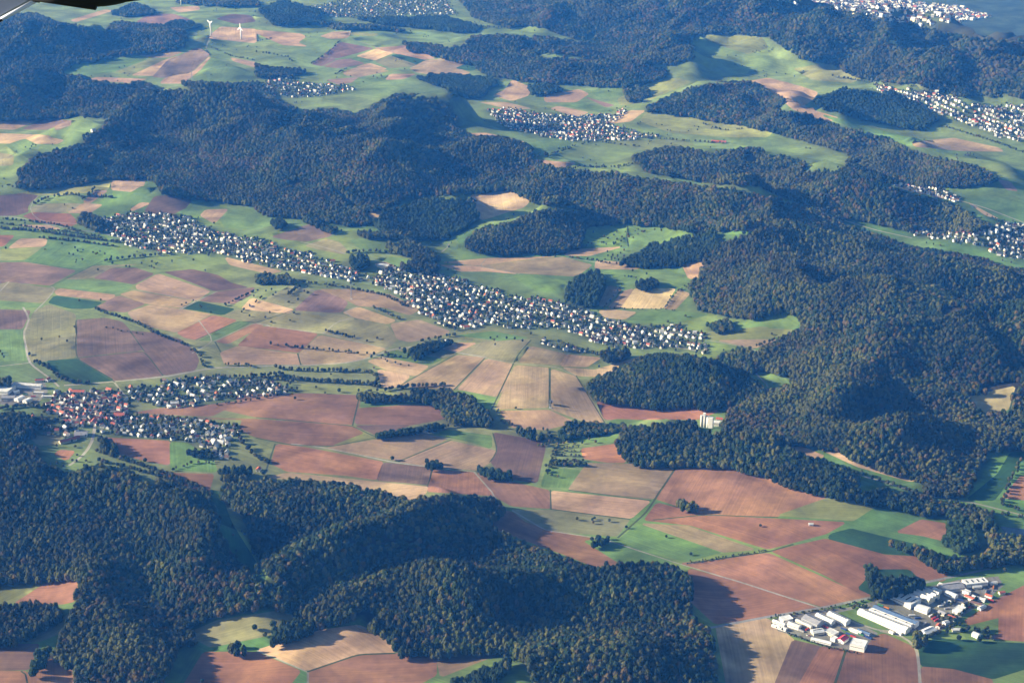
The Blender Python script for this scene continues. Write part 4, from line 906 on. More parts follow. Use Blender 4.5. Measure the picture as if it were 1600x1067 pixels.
# ------------------------------------------------------------------ halls, factory buildings, barns
def hall(name, label, cat, px, py, L, Wd, H, deg, roof='flat', wm=WALL_WHITE, rm=ROOF_WHITE, rh=2.0, doors=1, bays=1, group=None, skylights=0):
    x, y, z = g1(px, py); o = empty(name, (x, y, z), R(deg)); tag(o, label, cat, group)
    a, b = L / 2, Wd / 2; w = MB().box(-a, a, -b, b, -3, H); w.build('wall', wm, o)
    r = MB(); bw = Wd / bays
    if roof == 'flat':
        r.box(-a-.3, a+.3, -b-.3, b+.3, H+.003, H+.35)
        for q in ((-a-.3, a+.3, -b-.3, -b), (-a-.3, a+.3, b, b+.3), (-a-.3, -a, -b+.003, b-.003), (a, a+.3, -b+.003, b-.003)): r.box(*q, H+.353, H+.8)
    elif roof == 'arch':
        n = 8
        for i in range(n):
            t0, t1 = math.pi*i/n, math.pi*(i+1)/n; y0, y1 = -math.cos(t0)*(b+.2), -math.cos(t1)*(b+.2); z0, z1 = H+math.sin(t0)*rh, H+math.sin(t1)*rh
            r.add([(-a-.2,y0,z0+.003),(a+.2,y0,z0+.003),(a+.2,y1,z1+.003),(-a-.2,y1,z1+.003),(-a-.2,y0,H),(a+.2,y0,H),(a+.2,y1,H),(-a-.2,y1,H)],[(0,1,2,3),(1,5,6,2),(3,7,4,0)])
    else:
        for k in range(bays):
            c = -b + (k + .5) * bw; e = .4 if bays == 1 else 0
            for s in (-1, 1):
                yo = c + s * (bw/2 + e); zo = H - e * rh / (bw/2)
                vs = [(-a-.5, yo, zo+.05),(a+.5, yo, zo+.05),(a+.5, c, H+rh+.05),(-a-.5, c, H+rh+.05),(-a-.5, yo, zo+.35),(a+.5, yo, zo+.35),(a+.5, c, H+rh+.35),(-a-.5, c, H+rh+.35)]
                fs = [(0,1,2,3),(4,7,6,5),(0,4,5,1),(1,5,6,2),(3,7,4,0)]
                r.add(vs, fs if s < 0 else [tuple(reversed(f)) for f in fs])
        for k in range(bays):
            c = -b + (k + .5) * bw
            for s in (-1, 1): MB().add([(s*a, c-bw/2, H),(s*a, c+bw/2, H),(s*a, c, H+rh),(s*(a-.2), c-bw/2, H),(s*(a-.2), c+bw/2, H),(s*(a-.2), c, H+rh)],[(0,1,2),(5,4,3),(0,2,5,3),(1,4,5,2)]).build('gable', wm, o)
    ro = r.build('roof', rm, o)
    if roof == 'gable' and bays == 1 and L > 19: MB().box(-a*.8, a*.8, -.7, .7, H+rh+.15, H+rh+.62).build('ridge_skylight', GLASS, ro)
    if skylights:
        zz = H + (.36 if roof == 'flat' else .38)
        for k in range(skylights):
            xx = -a + (k + .5) * L / skylights
            if roof == 'flat': MB().box(xx-1.2, xx+1.2, -b*.5, b*.5, H+.38, H+.85).build('skylight', GLASS, ro)
    for s in (-1, 1): MB().box(-a+1.5, a-1.5, s*b-.03, s*b+.03, H*.62, H*.62+.9).build('window_band', GLASS, o)
    for k in range(doors):
        yy_ = -b + (k + .5) * Wd / doors
        MB().box(-a-.06, -a+.02, yy_-1.8, yy_+1.8, 0, min(4, H*.7)).build('door', ROOF_GREY, o)
    return o
A = -47
IG = 'halls of the industrial estate'; 
for args in [
 ('workshop', 'small flat white workshop at the far left corner of the industrial estate', 1228, 967, 21, 16, 6, 20, 'flat', WALL_WHITE, ROOF_WHITE),
 ('greenhouse', 'front long white polytunnel at the left tip of the industrial estate', 1218, 980, 30, 9, 3, A+8, 'arch', WALL_WHITE, ROOF_WHITE),
 ('greenhouse', 'rear long white polytunnel beside another at the estate left tip', 1217, 973, 26, 6, 3, A+8, 'arch', WALL_WHITE, ROOF_WHITE),
 ('storage_shed', 'pinkish roofed shed right of the two white polytunnels', 1241, 977, 24, 15, 5, A+10, 'gable', WALL_WHITE, ROOF_PALE),
 ('long_shed', 'narrow cream shed against the grey roofed hall', 1256, 975, 36, 7, 5, A, 'arch', WALL_CREAM, ROOF_PALE),
 ('warehouse', 'large grey ribbed roof warehouse in left half of industrial estate', 1270, 970, 36, 24, 7, A, 'gable', WALL_GREY, ROOF_GREY),
 ('warehouse', 'white warehouse right of the grey ribbed roof warehouse', 1289, 967, 38, 13, 7, A, 'gable', WALL_WHITE, ROOF_WHITE),
 ('warehouse', 'stepped white warehouse bordering the grass strip on its left side', 1310, 966, 44, 15, 8, A, 'gable', WALL_WHITE, ROOF_WHITE),
 ('long_shed', 'thin white shed between green lawn and blue containers', 1336, 986, 26, 5, 4, A+5, 'flat', WALL_WHITE, ROOF_WHITE),
 ('long_shed', 'blue grey roofed shed behind the thin white shed', 1350, 988, 26, 9, 4, A+5, 'gable', WALL_GREY, ROOF_BLUE),
 ('workshop', 'cream workshop with low roof in the middle of the left cluster', 1277, 987, 22, 15, 5, 15, 'gable', WALL_CREAM, ROOF_WHITE),
 ('greenhouse', 'long white tunnel along the lower boundary of the industrial estate', 1283, 1002, 38, 8, 3.5, A+20, 'arch', WALL_WHITE, ROOF_WHITE),
 ('workshop', 'beige flat workshop left of the bright red roof', 1299, 988, 22, 17, 5, A, 'flat', WALL_CREAM, ROOF_PALE),
 ('workshop', 'small white cube building just left of the bright red roof', 1303, 998, 10, 10, 6, A, 'flat', WALL_WHITE, ROOF_WHITE),
 ('workshop', 'workshop with bright red sheet roof near lower corner', 1317, 999, 20, 14, 6, 48, 'gable', WALL_WHITE, ROOF_BRIGHT_RED),
 ('warehouse', 'tall white block at the lower right corner of left cluster', 1341, 1008, 27, 24, 12, -25, 'flat', WALL_WHITE, ROOF_WHITE),
 ('factory_hall', 'longest white factory hall beside the green lawn strip', 1380, 970, 104, 17, 8, A+4, 'gable', WALL_WHITE, ROOF_WHITE),
 ('factory_hall', 'long factory hall with blue grey striped roof', 1399, 962, 92, 15, 7, A+4, 'gable', WALL_WHITE, ROOF_BLUE),
 ('factory_hall', 'narrow pale roofed hall between the white and blue striped halls', 1391, 966, 90, 6, 8.5, A+4, 'flat', WALL_WHITE, ROOF_PALE),
 ('workshop', 'small white workshop at lower end of the blue striped hall', 1428, 976, 11, 9, 5, A, 'flat', WALL_WHITE, ROOF_WHITE),
 ('greenhouse', 'left of two small white domed tents at the end of the long hall', 1393, 988, 9, 6, 2.5, A, 'arch', WALL_WHITE, ROOF_WHITE),
 ('greenhouse', 'right of two small white domed tents at the end of the long hall', 1405, 989, 11, 6, 2.5, A, 'arch', WALL_WHITE, ROOF_WHITE),
 ('factory_hall', 'big bright white hall by the main road junction', 1415, 936, 46, 36, 8, A, 'flat', WALL_WHITE, ROOF_WHITE),
 ('factory_hall', 'cream hall with several ridged bays next to big white hall', 1445, 930, 42, 38, 8, A, 'bays', WALL_CREAM, ROOF_PALE),
 ('factory_hall', 'white hall standing in front of the ridged cream hall', 1441, 951, 26, 17, 7, A+10, 'arch', WALL_WHITE, ROOF_WHITE),
 ('storage_hall', 'white domed hall nearest the ridged cream hall, behind it', 1464, 923, 17, 10, 5, A, 'arch', WALL_WHITE, ROOF_WHITE),
 ('storage_hall', 'longer white domed hall in front of the grey roofed depot', 1486, 929, 24, 11, 6, A, 'arch', WALL_WHITE, ROOF_WHITE),
 ('depot', 'wide dark grey roofed depot at the back of the industrial estate', 1486, 917, 46, 26, 6, 14, 'gable', WALL_GREY, ROOF_GREY),
 ('depot', 'large white flat roofed depot near the yellow light at far right', 1523, 910, 46, 20, 8, 12, 'flat', WALL_WHITE, ROOF_WHITE),
 ('workshop', 'low beige annex in front of the far right white depot', 1526, 917, 18, 8, 4, 8, 'gable', WALL_CREAM, ROOF_PALE),
 ('workshop', 'slim white workshop above the brown roofed one', 1529, 935, 26, 9, 5, A+12, 'gable', WALL_WHITE, ROOF_WHITE),
 ('workshop', 'brown roofed workshop along the right edge of the estate', 1525, 943, 22, 10, 5, A+12, 'gable', WALL_CREAM, ROOF_BROWN),
 ('warehouse', 'white warehouse at the edge of the ploughed field, right side', 1498, 953, 24, 16, 7, 50, 'flat', WALL_WHITE, ROOF_WHITE),
 ('workshop', 'red tiled workshop below the white warehouse', 1487, 965, 15, 9, 5, A, 'gable', WALL_WHITE, ROOF_RED),
 ('workshop', 'white irregular workshop above the dark green field corner', 1450, 987, 28, 17, 7, 35, 'gable', WALL_WHITE, ROOF_WHITE),
 ('workshop', 'low beige workshop between trees above the dark green field', 1494, 984, 16, 9, 4, 0, 'gable', WALL_CREAM, ROOF_PALE),
 ('country_house', 'solitary white house in a ring of dark trees', 1525, 992, 13, 11, 6, A, 'gable', WALL_WHITE, ROOF_PALE),
 ('storage_shed', 'small orange roofed shed at the right tip of the estate', 1565, 926, 12, 7, 4, 15, 'gable', WALL_CREAM, ROOF_RED),
 ('storage_shed', 'left of two tiny white sheds in the shaded yard', 1474, 941, 7, 5, 3.5, A, 'gable', WALL_WHITE, ROOF_WHITE),
 ('storage_shed', 'right of two tiny white sheds in the shaded yard', 1483, 940, 7, 6, 3.5, A, 'gable', WALL_WHITE, ROOF_WHITE),
 ('office', 'white office with dark windows behind the small red roofs', 1510, 925, 14, 9, 6, A, 'flat', WALL_WHITE, ROOF_PALE),
 ('workshop', 'beige roofed unit in the row behind the big white hall, near road', 1428, 925, 16, 10, 5, A, 'gable', WALL_CREAM, ROOF_GREY),
 ('workshop', 'white unit tucked between the domed hall and the grey depot', 1473, 915, 16, 9, 5, A, 'gable', WALL_WHITE, ROOF_PALE),
 ('workshop', 'brown roofed house at the back of the estate beside the white depot', 1503, 919, 13, 9, 5, 20, 'gable', WALL_WHITE, ROOF_BROWN),
 ('workshop', 'red roofed long workshop in the middle of the right cluster', 1515, 934, 20, 9, 5, A, 'gable', WALL_WHITE, ROOF_RED),
 ('workshop', 'small slate roofed house below the red roofed long workshop', 1508, 944, 12, 9, 5, 35, 'gable', WALL_CREAM, ROOF_SLATE),
 ('storage_hall', 'low white shed by the right edge hedge, next to ploughed soil', 1534, 949, 18, 8, 4, 40, 'gable', WALL_WHITE, ROOF_WHITE),
 ('workshop', 'grey roofed shed left of the red tiled workshop', 1472, 958, 15, 10, 5, A, 'gable', WALL_CREAM, ROOF_GREY),
 ('workshop', 'small pale house in front of the red tiled workshop', 1478, 973, 11, 9, 5, 30, 'gable', WALL_WHITE, ROOF_PALE),
 ('workshop', 'red roofed cottage between the irregular workshop and the trees', 1466, 978, 11, 8, 4.5, 60, 'gable', WALL_WHITE, ROOF_RED),
 ('storage_shed', 'pale shed at the top right tip near the yellow tree', 1552, 911, 15, 8, 4, 15, 'gable', WALL_WHITE, ROOF_PALE),
 ('storage_shed', 'red roofed shed near the cars at the estate right end', 1545, 931, 14, 7, 4, A+5, 'gable', WALL_WHITE, ROOF_RED),
]:
    nm, lb, px, py, L, Wd, H, dg, rf, wm, rm = args
    hall(nm, lb, nm.replace('_', ' '), px, py + H * .35, L, Wd, H, dg, 'gable' if rf == 'bays' else rf, wm, rm, rh=(min(L, Wd) * .12 + 1 if rf != 'arch' else 2.2), bays=4 if rf == 'bays' else 1, group=IG, doors=2 if Wd > 14 else 1, skylights=4 if L > 30 and rf == 'flat' else 0)
FG = 'works buildings beside the left village'
for args in [
 ('factory_hall', 'huge white factory hall cut by the left edge of the picture', 4, 611, 52, 46, 9, -12, 'flat', WALL_WHITE, ROOF_WHITE),
 ('factory_hall', 'very long narrow factory building with pale roof behind the works yard', 44, 605, 76, 15, 8, -10, 'gable', WALL_WHITE, ROOF_PALE),
 ('factory_hall', 'grey roofed hall in front of the huge white hall', 14, 624, 34, 16, 7, 0, 'gable', WALL_GREY, ROOF_GREY),
 ('storage_hall', 'left of two shiny white rounded halls at the works', 31, 625, 24, 15, 6, 60, 'arch', WALL_WHITE, ROOF_WHITE),
 ('storage_hall', 'right of two shiny white rounded halls at the works', 43, 628, 20, 14, 6, 60, 'arch', WALL_WHITE, ROOF_WHITE),
 ('workshop', 'small white workshop in the middle of the works yard', 26, 614, 13, 10, 5, 30, 'gable', WALL_WHITE, ROOF_WHITE),
 ('long_shed', 'low cream shed in front of the long narrow factory building', 60, 615, 26, 8, 4, -5, 'flat', WALL_CREAM, ROOF_PALE),
 ('long_shed', 'long flat shed where the works meet the old village', 76, 621, 28, 8, 4, 0, 'flat', WALL_WHITE, ROOF_PALE),
 ('barn', 'grey green glass roofed barn beside the road below the village', 127, 680, 30, 22, 5, 5, 'gable', WALL_WHITE, ROOF_GREY),
 ('barn', 'long red roofed farm barn on the meadow below the village', 106, 690, 40, 12, 5, 35, 'gable', WALL_CREAM, ROOF_RED),
 ('barn', 'dark red roofed barn beside the long farm barn', 118, 686, 20, 9, 5, 35, 'gable', WALL_STONE, ROOF_RED),
 ('school', 'broad bright red roofed building at the east end of the old village', 187, 652, 26, 18, 8, 0, 'gable', WALL_WHITE, ROOF_RED),
 ('farmhouse', 'big red roofed farm complex on the upper edge of the old village', 122, 615, 36, 14, 7, -5, 'gable', WALL_CREAM, ROOF_RED),
 ('farmhouse', 'orange gabled farmhouse beside the road in the old village', 147, 661, 24, 12, 7, 85, 'gable', WALL_CREAM, ROOF_RED),
 ('country_house', 'lone red roofed house with trees at the lower end of meadow', 404, 735, 13, 10, 5, 80, 'gable', WALL_WHITE, ROOF_RED),
 ('farmhouse', 'small red roofed farm on the meadow above the works', 62, 596, 22, 9, 5, 10, 'gable', WALL_WHITE, ROOF_RED),
 ('farmhouse', 'pink gabled farmhouse right of the farm above the works', 75, 595, 14, 9, 6, 70, 'gable', WALL_WHITE, ROOF_RED),
 ('barn', 'white walled barn on a field south of the long village', 684, 541, 30, 12, 5, -25, 'gable', WALL_WHITE, ROOF_SLATE),
 ('barn', 'small bright barn right of the white walled field barn', 700, 535, 18, 10, 5, -25, 'gable', WALL_WHITE, ROOF_PALE),
 ('sports_hall', 'pale sports clubhouse beside the green pitch in the long village', 600, 417, 40, 18, 6, -20, 'flat', WALL_CREAM, ROOF_PALE),
 ('country_house', 'big pale chalet at the edge of the north estate meadow', 273, 632, 20, 14, 6, 10, 'gable', WALL_CREAM, ROOF_PALE),
 ('barn', 'long low barn with red roof in the meadows of the upper right', 1123, 223, 60, 14, 5, -15, 'gable', WALL_STONE, ROOF_RED),
 ('barn', 'small white barn in the clearing at far right above the road', 1267, 820, 9, 7, 3, 0, 'gable', WALL_WHITE, ROOF_PALE),
 ('farmhouse', 'white farmhouse in the small wood at top left', 208, 17, 26, 16, 7, 30, 'gable', WALL_WHITE, ROOF_WHITE),
 ('farmhouse', 'white farmhouse among trees left of the wind turbines', 296, 38, 22, 14, 7, 30, 'gable', WALL_WHITE, ROOF_WHITE),
 ('farmhouse', 'two storey white farm at the edge of the left wood', 146, 205, 18, 12, 6, 50, 'gable', WALL_WHITE, ROOF_PALE),
]:
    nm, lb, px, py, L, Wd, H, dg, rf, wm, rm = args
    hall(nm, lb, nm.replace('_', ' '), px, py, L, Wd, H, dg, rf, wm, rm, rh=min(L, Wd) * .28 if rf != 'arch' else 2.5, doors=1, group=FG if px < 80 and 600 < py < 630 else None)
# grain silo
x, y, z = g1(1103, 668); s = empty('grain_silo', (x, y, z), R(-20)); tag(s, 'tall white grain silo of joined towers rising from the woods', 'silo')
for k in range(3): MB().tube((-11 + k*7.4, 0, -4), (-11 + k*7.4, 0, 30 - k), 3.5, 3.5, 20).build('silo_tower', CONCRETE if k < 2 else WALL_WHITE, s, True)
MB().box(7.4, 17, -6, 5, -4, 29).build('machine_tower', WALL_WHITE, s)
MB().box(-8, -2, -3, 3, 30.1, 37).build('head_house', WALL_WHITE, s)
MB().box(-14, 8, -1.4, 1.4, 29.4, 31.4).build('conveyor_bridge', WALL_GREY, s)
hall('mill_house', 'white mill building to the right of the silo towers', 'mill', 1118, 665, 18, 14, 10, -15, 'flat', WALL_WHITE, ROOF_WHITE)
hall('mill_house', 'red roofed mill house behind the silo', 'mill', 1124, 658, 16, 10, 7, -15, 'gable', WALL_WHITE, ROOF_RED, rh=3)
# wind turbines
def turbine(label, px, py, hub, rot0, blade=21):
    x, y, z = g1(px, py); o = empty('wind_turbine', (x, y, z), R(-42)); tag(o, label, 'wind turbine', 'wind turbines on the ridge at the top left')
    MB().tube((0, 0, -2), (0, 0, hub), 4.2, 3.2, 16).build('tower', METAL, o, True)
    MB().box(-1.8, 1.8, -3.5, 5.5, hub-1.2, hub+2.4).build('nacelle', METAL, o)
    MB().tube((0, -5.6, hub+.6), (0, -3.5, hub+.6), .7, 1.7, 14).build('hub', METAL, o, True)
    for k in range(3):
        a = R(rot0 + 120 * k); d = Vector((math.sin(a), 0, math.cos(a))); n = Vector((math.cos(a), 0, -math.sin(a))); c = Vector((0, -4.6, hub + .6)); b = MB()
        secs = [(1.0, 4), (4, 5.6), (blade*.5, 4.8), (blade+3, 3.0)]; vs = []
        for rr, w in secs:
            p = c + d * rr
            vs += [p - n*w*.5, p + Vector((0, -.35*w*.5, 0)), p + n*w*.9, p + Vector((0, .35*w*.5, 0))]
        fs = [(4*i+j, 4*i+(j+1)%4, 4*i+4+(j+1)%4, 4*i+4+j) for i in range(3) for j in range(4)] + [(3,2,1,0),(12,13,14,15)]
        b.add(vs, fs); b.build('blade', METAL, o)
turbine('left wind turbine with two blades up in a V', 330, 56, 66, 60)
turbine('right wind turbine with one blade straight up', 377, 62, 60, 0)
turbine('far wind turbine cut by the upper edge of the picture', 283, 8, 66, 60)
# lattice masts
def mast(label, px, py, H):
    x, y, z = g1(px, py); o = empty('lattice_mast', (x, y, z)); tag(o, label, 'pylon')
    f = MB(); b = 2.4; lv = 8
    def c(k, i): t = k / lv; w = b * (1 - t) + .5 * t; return Vector((w * (1, -1, -1, 1)[i], w * (1, 1, -1, -1)[i], H * t))
    for k in range(lv):
        for i in range(4):
            f.tube(c(k, i), c(k + 1, i), .28, .28, 5); f.tube(c(k, i), c(k + 1, (i + 1) % 4), .16, .16, 4)
    f.build('lattice', STEEL, o)
    for zz, w in ((H * .72, 8), (H * .85, 6), (H * .96, 4)): MB().tube((-w, 0, zz), (w, 0, zz), .35, .35, 6).build('crossarm', STEEL, o)
    MB().box(-3.2, 3.2, -3.2, 3.2, -1, .6).build('footing', CONCRETE, o)
mast('grey lattice mast on the tan field above the long village', 549, 467, 46)
mast('grey lattice mast at the edge of the upper left fields', 300, 128, 52)
mast('grey lattice mast on the strip between tan fields by the knoll', 860, 637, 20)
# parked cars
def car_parts():
    b = MB(); pr = [(-2.1,.35),(-2.15,.75),(-2.0,.95),(-1.0,1.02),(1.0,1.0),(1.95,.85),(2.1,.6),(2.1,.35)]
    for s in (-1,): b.add([(x, -.85, z) for x, z in pr] + [(x, .85, z) for x, z in pr], [tuple(range(7,-1,-1)), tuple(range(8,16))] + [(i, (i+1)%8, 8+(i+1)%8, 8+i) for i in range(8)])
    c = MB(); pc = [(-1.75,.98),(-1.35,1.45),(.25,1.48),(.95,1.0)]
    c.add([(x, -.74, z) for x, z in pc] + [(x, .74, z) for x, z in pc], [(3,2,1,0),(4,5,6,7)] + [(i,(i+1)%4,4+(i+1)%4,4+i) for i in range(4)])
    wh = MB().tube((0,-.1,0),(0,.1,0),.33,.33,12)
    return b, c, wh
cb, cc, cw = car_parts()
paints = [('white', noisy('paint_white', (.75,.75,.75), .02, 1, .3)), ('silver', noisy('paint_silver', (.45,.46,.48), .02, 1, .3, .5)), ('red', noisy('paint_red', (.45,.04,.03), .02, 1, .3)), ('dark blue', noisy('paint_blue', (.03,.06,.2), .02, 1, .3))]
cbd = [cb.data('body', [m]) for _, m in paints]; ccd = cc.data('cabin', [GLASS]); cwd = cw.data('wheel', [BLACK])
carspots = [(1538+3.2*i, 921+.5*i, 70, 0) for i in range(6)] + [(1544+3.2*i, 916-.3*i, 70, 1) for i in range(4)] + [(1458+2.6*i, 957+1.5*i, 40, 2) for i in range(5)] + [(1420+3*i, 985-.5*i, 60, 3) for i in range(4)] + [(1262+2.7*i, 992+.9*i, 40, 4) for i in range(4)]
where = ['front row at right end of industrial estate', 'back row at right end of industrial estate', 'parked in the middle yard of the industrial estate', 'parked below the longest white hall', 'parked in front of the left hall cluster']
cnt = {}
for i, (px, py, dg, wv) in enumerate(carspots):
    k = (0, 1, 2, 3, 0, 1)[i % 6]; x, y, z = g1(px, py); o = empty('parked_car', (x, y, z + .02), R(dg + random.uniform(-5, 5)))
    n_ = cnt[wv] = cnt.get(wv, -1) + 1
    tag(o, f'{paints[k][0]} car, {ORD[n_]} from the left, {where[wv]}', 'car', 'cars parked in the industrial estate')
    link(bpy.data.objects.new('body', cbd[k]), o); link(bpy.data.objects.new('cabin', ccd), o)
    for sx in (-1.3, 1.3):
        for sy in (-.8, .8): w = link(bpy.data.objects.new('wheel', cwd), o); w.location = (sx, sy, .33)

# containers and lorries standing about the yards
cols = [('white', paints[0][1]), ('dark blue', paints[3][1]), ('red', paints[2][1]), ('grey', ROOF_GREY), ('orange', noisy('paint_orange', (.5, .18, .03), .05, .5, .5)), ('green', noisy('paint_green', (.04, .16, .06), .05, .5, .5))]
spots = [(1248, 984, -47), (1252, 986, -47), (1262, 983, 40), (1290, 980, -47), (1318, 983, -47), (1326, 991, -42), (1333, 995, -42), (1345, 992, -42), (1352, 994, -42), (1357, 997, -42), (1425, 962, 0), (1434, 966, 10), (1455, 962, 40), (1459, 966, 40),
         (1463, 969, 40), (1470, 947, 20), (1480, 951, 20), (1500, 938, -30), (1508, 935, -30), (1540, 925, 70), (1552, 918, 70), (1548, 938, -40), (1512, 950, 30), (1445, 975, 45), (1385, 950, -45), (1376, 946, -45), (40, 617, 0), (52, 620, 0), (66, 620, 90), (8, 627, 0)]
seen = {}
for px, py, dg in spots:
    k = random.randrange(6); x, y, z = g1(px, py); yard = 'left cluster yard' if 1200 < px < 1360 else 'long hall yard' if 1360 <= px < 1450 else 'right cluster yard' if px >= 1450 else 'works yard beside the left village'
    n_ = seen[yard] = seen.get(yard, -1) + 1
    o = empty('shipping_container', (x, y, z), R(dg)); tag(o, f'{cols[k][0]} container, {ordn(n_)} in the {yard}', 'container', 'containers and trailers in the yards')
    b_ = MB().box(-6, 6, -1.25, 1.25, .3, 2.9); [b_.box(-6 + i * .8, -5.7 + i * .8, s_ * 1.25 - .05, s_ * 1.25 + .05, .45, 2.75) for i in range(15) for s_ in (-1, 1)]
    b_.build('body', cols[k][1], o); MB().box(5.98, 6.06, -1.1, 1.1, .4, 2.8).build('door', cols[k][1], o)

# ------------------------------------------------------------------ single trees, then the woods
SOLO = [
 (398,984,.9,0,'pointed dark tree on the olive meadow left of the bottom tan field'), (292,1000,.9,3,'pale round tree at the edge of the shaded hollow'), (414,995,.8,3,'pale rounded tree below the dark hedge on the lower meadow'),
 (372,1013,1.1,1,'bushy olive tree where meadow meets the red brown field'), (427,980,1.1,0,'dark tree at the left end of the hedge on the lower meadow'), (316,1066,.6,0,'small dark tree on the lower edge of the red field'),
 (613,719,.8,0,'single dark tree beside the track on the tan field'), (667,724,.9,0,'left tree of a small clump by the track'), (682,725,.9,0,'right tree of a small clump by the track'),
 (227,722,.8,0,'lone tree at the bottom edge of the field below southern estate'), (461,624,.6,0,'small bush tree under the last houses of the north estate'), (530,613,.8,0,'dark low tree on the light green strip'),
 (862,744,.5,0,'left bush on the bright green patch below the orchard'), (872,746,.5,1,'right bush on the bright green patch below the orchard'), (1062,787,.9,0,'dark tree on the balk between two red fields'),
 (1072,790,.8,1,'olive tree just right of the dark tree on the balk'), (925,845,.7,0,'left end tree of the tiny copse on the green field'), (950,843,.7,0,'right end tree of the tiny copse on the green field'),
 (1570,893,.7,3,'yellow leaved tree by the road at the far right'), (1432,1000,.9,1,'olive tree at the track corner above the dark green field'), (1498,1000,.8,0,'dark tree left of the solitary white house'),
 (1512,985,.8,0,'dark tree behind the solitary white house'), (1537,992,.9,0,'dark tree right of the solitary white house'), (1530,1003,.8,0,'dark tree in front of the solitary white house'),
 (860,632,.9,0,'dark shrub tree at the lower end of the strip with the mast'), (385,741,.8,0,'dark tree left of the lone red roofed house'), (412,742,.8,0,'dark tree right of the lone red roofed house'),
 (1352,889,.8,0,'tree at the tip of the triangular dark green field'), (1368,905,.9,0,'dark tree in the middle of the triangular dark green field'), (1188,823,.5,1,'small bush tree on the grass edge above the red field'),
]
solo_n = 0
for px, py, sc, kd_, lb in SOLO:
    x, y, z = g1(px, py); o = empty('tree', (x, y, z), random.uniform(0, 6)); o.scale = (12 * sc, 12 * sc, 11 * sc); tag(o, lb, 'tree')
    link(bpy.data.objects.new('crown', CROWNS[kd_ * NV + solo_n % NV]), o); link(bpy.data.objects.new('trunk', TRUNKS[solo_n % 2]), o); solo_n += 1
T = np.concatenate(T); dist = np.hypot(T[:, 0], T[:, 1])
ok = (owner.max() > 0)
tx, ty = project(T[:, 0], T[:, 1], T[:, 2] + 10)
infr = (tx > -2) & (tx < 1602) & (ty < 1064)
order = np.argsort(np.where(infr, dist, 1e9))[:270]
KN = ['dark green', 'olive green', 'rusty brown', 'pale yellow green']
NEAR = {}
for i in order:
    x, y, z, sz, th_, k = T[i]; k = int(k); px_ = tx[i]
    wood = ('in the bottom left wood, left part' if px_ < 160 else 'in the bottom left wood beside the shaded hollow' if px_ < 400 else 'in the hedge left of the small bottom green field' if px_ < 822 else 'at the left end of the bottom centre wood' if px_ < 890
            else 'left of the middle of the bottom centre wood' if px_ < 960 else 'right of the middle of the bottom centre wood' if px_ < 1030 else 'at the right end of the bottom centre wood' if px_ < 1300 else 'at the bottom right corner')
    v = int(RNG.integers(NV)); o = bpy.data.objects.new('broadleaf_tree', CROWNS[k * NV + v]); o.location = (x, y, z); o.rotation_euler = (0, 0, RNG.uniform(0, 6.28)); o.scale = (sz, sz, th_)
    tag(link(o), f'{KN[k]} broadleaf tree {wood}', 'tree', f'{KN[k]} trees {wood}')
restm = np.ones(len(T), bool); restm[order] = False; T = T[restm]
# drop trees that stand on a ploughed field, road or yard seen from above (hedge trees keep their place)
me = bpy.data.meshes.new('woodland'); me.vertices.add(len(T)); me.vertices.foreach_set('co', T[:, :3].ravel()); 
a = me.attributes.new('siz', 'FLOAT_VECTOR', 'POINT'); a.data.foreach_set('vector', np.stack([T[:, 3], T[:, 3], T[:, 4]], 1).ravel())
a = me.attributes.new('rot', 'FLOAT_VECTOR', 'POINT'); rr = np.zeros((len(T), 3)); rr[:, 2] = RNG.uniform(0, 6.28, len(T)); a.data.foreach_set('vector', rr.ravel())
a = me.attributes.new('idx', 'INT', 'POINT'); a.data.foreach_set('value', (T[:, 5].astype(int) * NV + RNG.integers(0, NV, len(T))).astype(np.int32))
wood = link(bpy.data.objects.new('woodland', me)); tag(wood, 'dense mixed autumn woodland covering the hills, hedges and gardens', 'woodland', kind='stuff')
src = bpy.data.collections.new('crown_kinds')
for i, d in enumerate(CROWNS): src.objects.link(bpy.data.objects.new(f'crown_kind_{i:02d}', d))
ng = bpy.data.node_groups.new('scatter', 'GeometryNodeTree'); ng.interface.new_socket('Geometry', in_out='INPUT', socket_type='NodeSocketGeometry'); ng.interface.new_socket('Geometry', in_out='OUTPUT', socket_type='NodeSocketGeometry')
gi = ng.nodes.new('NodeGroupInput'); go = ng.nodes.new('NodeGroupOutput'); ci = ng.nodes.new('GeometryNodeCollectionInfo'); ci.inputs[0].default_value = src; ci.inputs[1].default_value = True; ci.inputs[2].default_value = True
ip = ng.nodes.new('GeometryNodeInstanceOnPoints'); ip.inputs['Pick Instance'].default_value = True
def named_attr(n, t):
    q = ng.nodes.new('GeometryNodeInputNamedAttribute'); q.data_type = t; q.inputs[0].default_value = n; return q.outputs[0]
mp = ng.nodes.new('GeometryNodeMeshToPoints')
ng.links.new(gi.outputs[0], mp.inputs['Mesh']); ng.links.new(mp.outputs[0], ip.inputs['Points']); ng.links.new(ci.outputs[0], ip.inputs['Instance'])
ng.links.new(named_attr('idx', 'INT'), ip.inputs['Instance Index']); ng.links.new(named_attr('rot', 'FLOAT_VECTOR'), ip.inputs['Rotation']); ng.links.new(named_attr('siz', 'FLOAT_VECTOR'), ip.inputs['Scale'])
ng.links.new(ip.outputs[0], go.inputs[0])
md = wood.modifiers.new('scatter', 'NODES'); md.node_group = ng
print('trees', round(time.time() - _t0, 1), len(T))

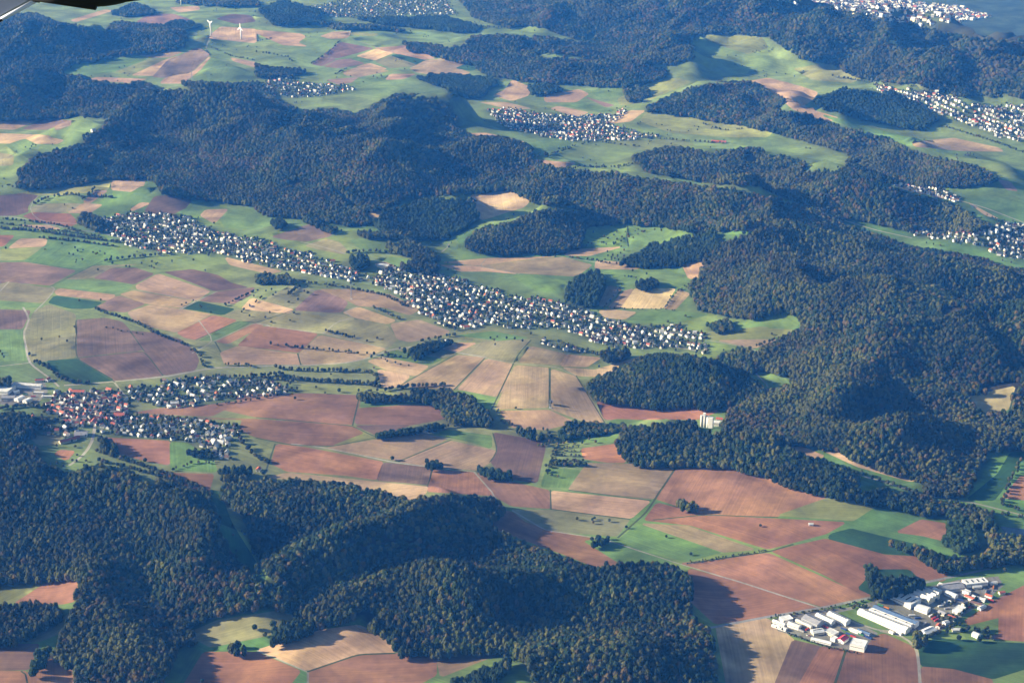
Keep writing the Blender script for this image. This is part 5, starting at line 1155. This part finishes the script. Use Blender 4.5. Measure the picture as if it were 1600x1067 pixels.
# ------------------------------------------------------------------ the aeroplane the photograph is taken from: wing tip and wheel at the top left
def cam_pt(px, py, d):      # point at depth d along the ray of a photo pixel
    u = (px - CX) / FPX; v = (py - CY) / FPX; return Vector((u * d, (CP - v * SP) * d, CAM_Z - (SP + v * CP) * d))
pl = empty('aeroplane', cam_pt(10, -10, 7)); tag(pl, 'grey wing with white edge and black wheel fairing of an aeroplane, top left corner', 'aeroplane')
def slab(pts_, thick, name, mat, d):
    f = [cam_pt(a_, b_, d) - pl.location for a_, b_ in pts_]; n_ = (f[1] - f[0]).cross(f[2] - f[0]).normalized() * thick; k = len(f)
    MB().add(f + [p + n_ for p in f], [tuple(range(k)), tuple(range(2*k-1, k-1, -1))] + [(i, k+i, k+(i+1)%k, (i+1)%k) for i in range(k)]).build(name, mat, pl)
slab([(-80,45),(-2,32),(48,5),(60,-20),(-20,-90),(-120,-60)], .05, 'wing_panel', noisy('wing_paint', (.34,.36,.42), .04, 3, .5), 7)
MB().tube(cam_pt(-12, 38, 6.95) - pl.location, cam_pt(56, 1.5, 6.95) - pl.location, .009, .009, 12).build('edge_tube', METAL, pl, True)
MB().tube(cam_pt(-14, 40, 6.93) - pl.location, cam_pt(3, 31.5, 6.93) - pl.location, .006, .005, 8).build('hinge', BLACK, pl, True)
MB().tube(cam_pt(52, 1, 6.93) - pl.location, cam_pt(62, 2.5, 6.93) - pl.location, .007, .007, 8).build('hinge', BLACK, pl, True)
wl = pl
def ellip(name, px, py, d, ra, rb, mat):
    c = cam_pt(px, py, d) - wl.location; bm = bmesh.new(); bmesh.ops.create_uvsphere(bm, u_segments=32, v_segments=20, radius=1)
    for v in bm.verts: v.co = Vector((v.co.x * ra, v.co.y * rb, v.co.z * rb)) + c
    me_ = bpy.data.meshes.new(name); bm.to_mesh(me_); bm.free(); me_.materials.append(mat); me_.polygons.foreach_set('use_smooth', [True]*len(me_.polygons)); link(bpy.data.objects.new(name, me_), wl)
ellip('fairing', 140, -20, 5, 86/FPX*5, 31/FPX*5, BLACK)
MB().tube(cam_pt(40, -6, 5) - wl.location, cam_pt(150, 6, 5) - wl.location, .012, .02, 10).build('axle', BLACK, wl, True)
MB().tube(cam_pt(150, 2, 5) - wl.location, cam_pt(226, -3, 5) - wl.location, .014, .006, 10).build('step', BLACK, wl, True)

# ------------------------------------------------------------------ haze
hz = MB().box(-75000, 75000, -72000, 82000, -260, CAM_Z + 60).build('haze', [bpy.data.materials.new('haze')]); hz['kind'] = 'stuff'; hz['label'] = 'pale blue haze thickening toward the far hills'; hz['category'] = 'haze'
hm = hz.data.materials[0]; hm.use_nodes = True; nt = hm.node_tree; nt.nodes.clear(); ho = nt.nodes.new('ShaderNodeOutputMaterial'); pv = nt.nodes.new('ShaderNodeVolumePrincipled')
pv.inputs['Color'].default_value = (.045, .27, .97, 1); pv.inputs['Absorption Color'].default_value = (1, 1, 1, 1); pv.inputs['Density'].default_value = HAZE_DENSITY; pv.inputs['Anisotropy'].default_value = 0.0
nt.links.new(pv.outputs[0], ho.inputs['Volume'])
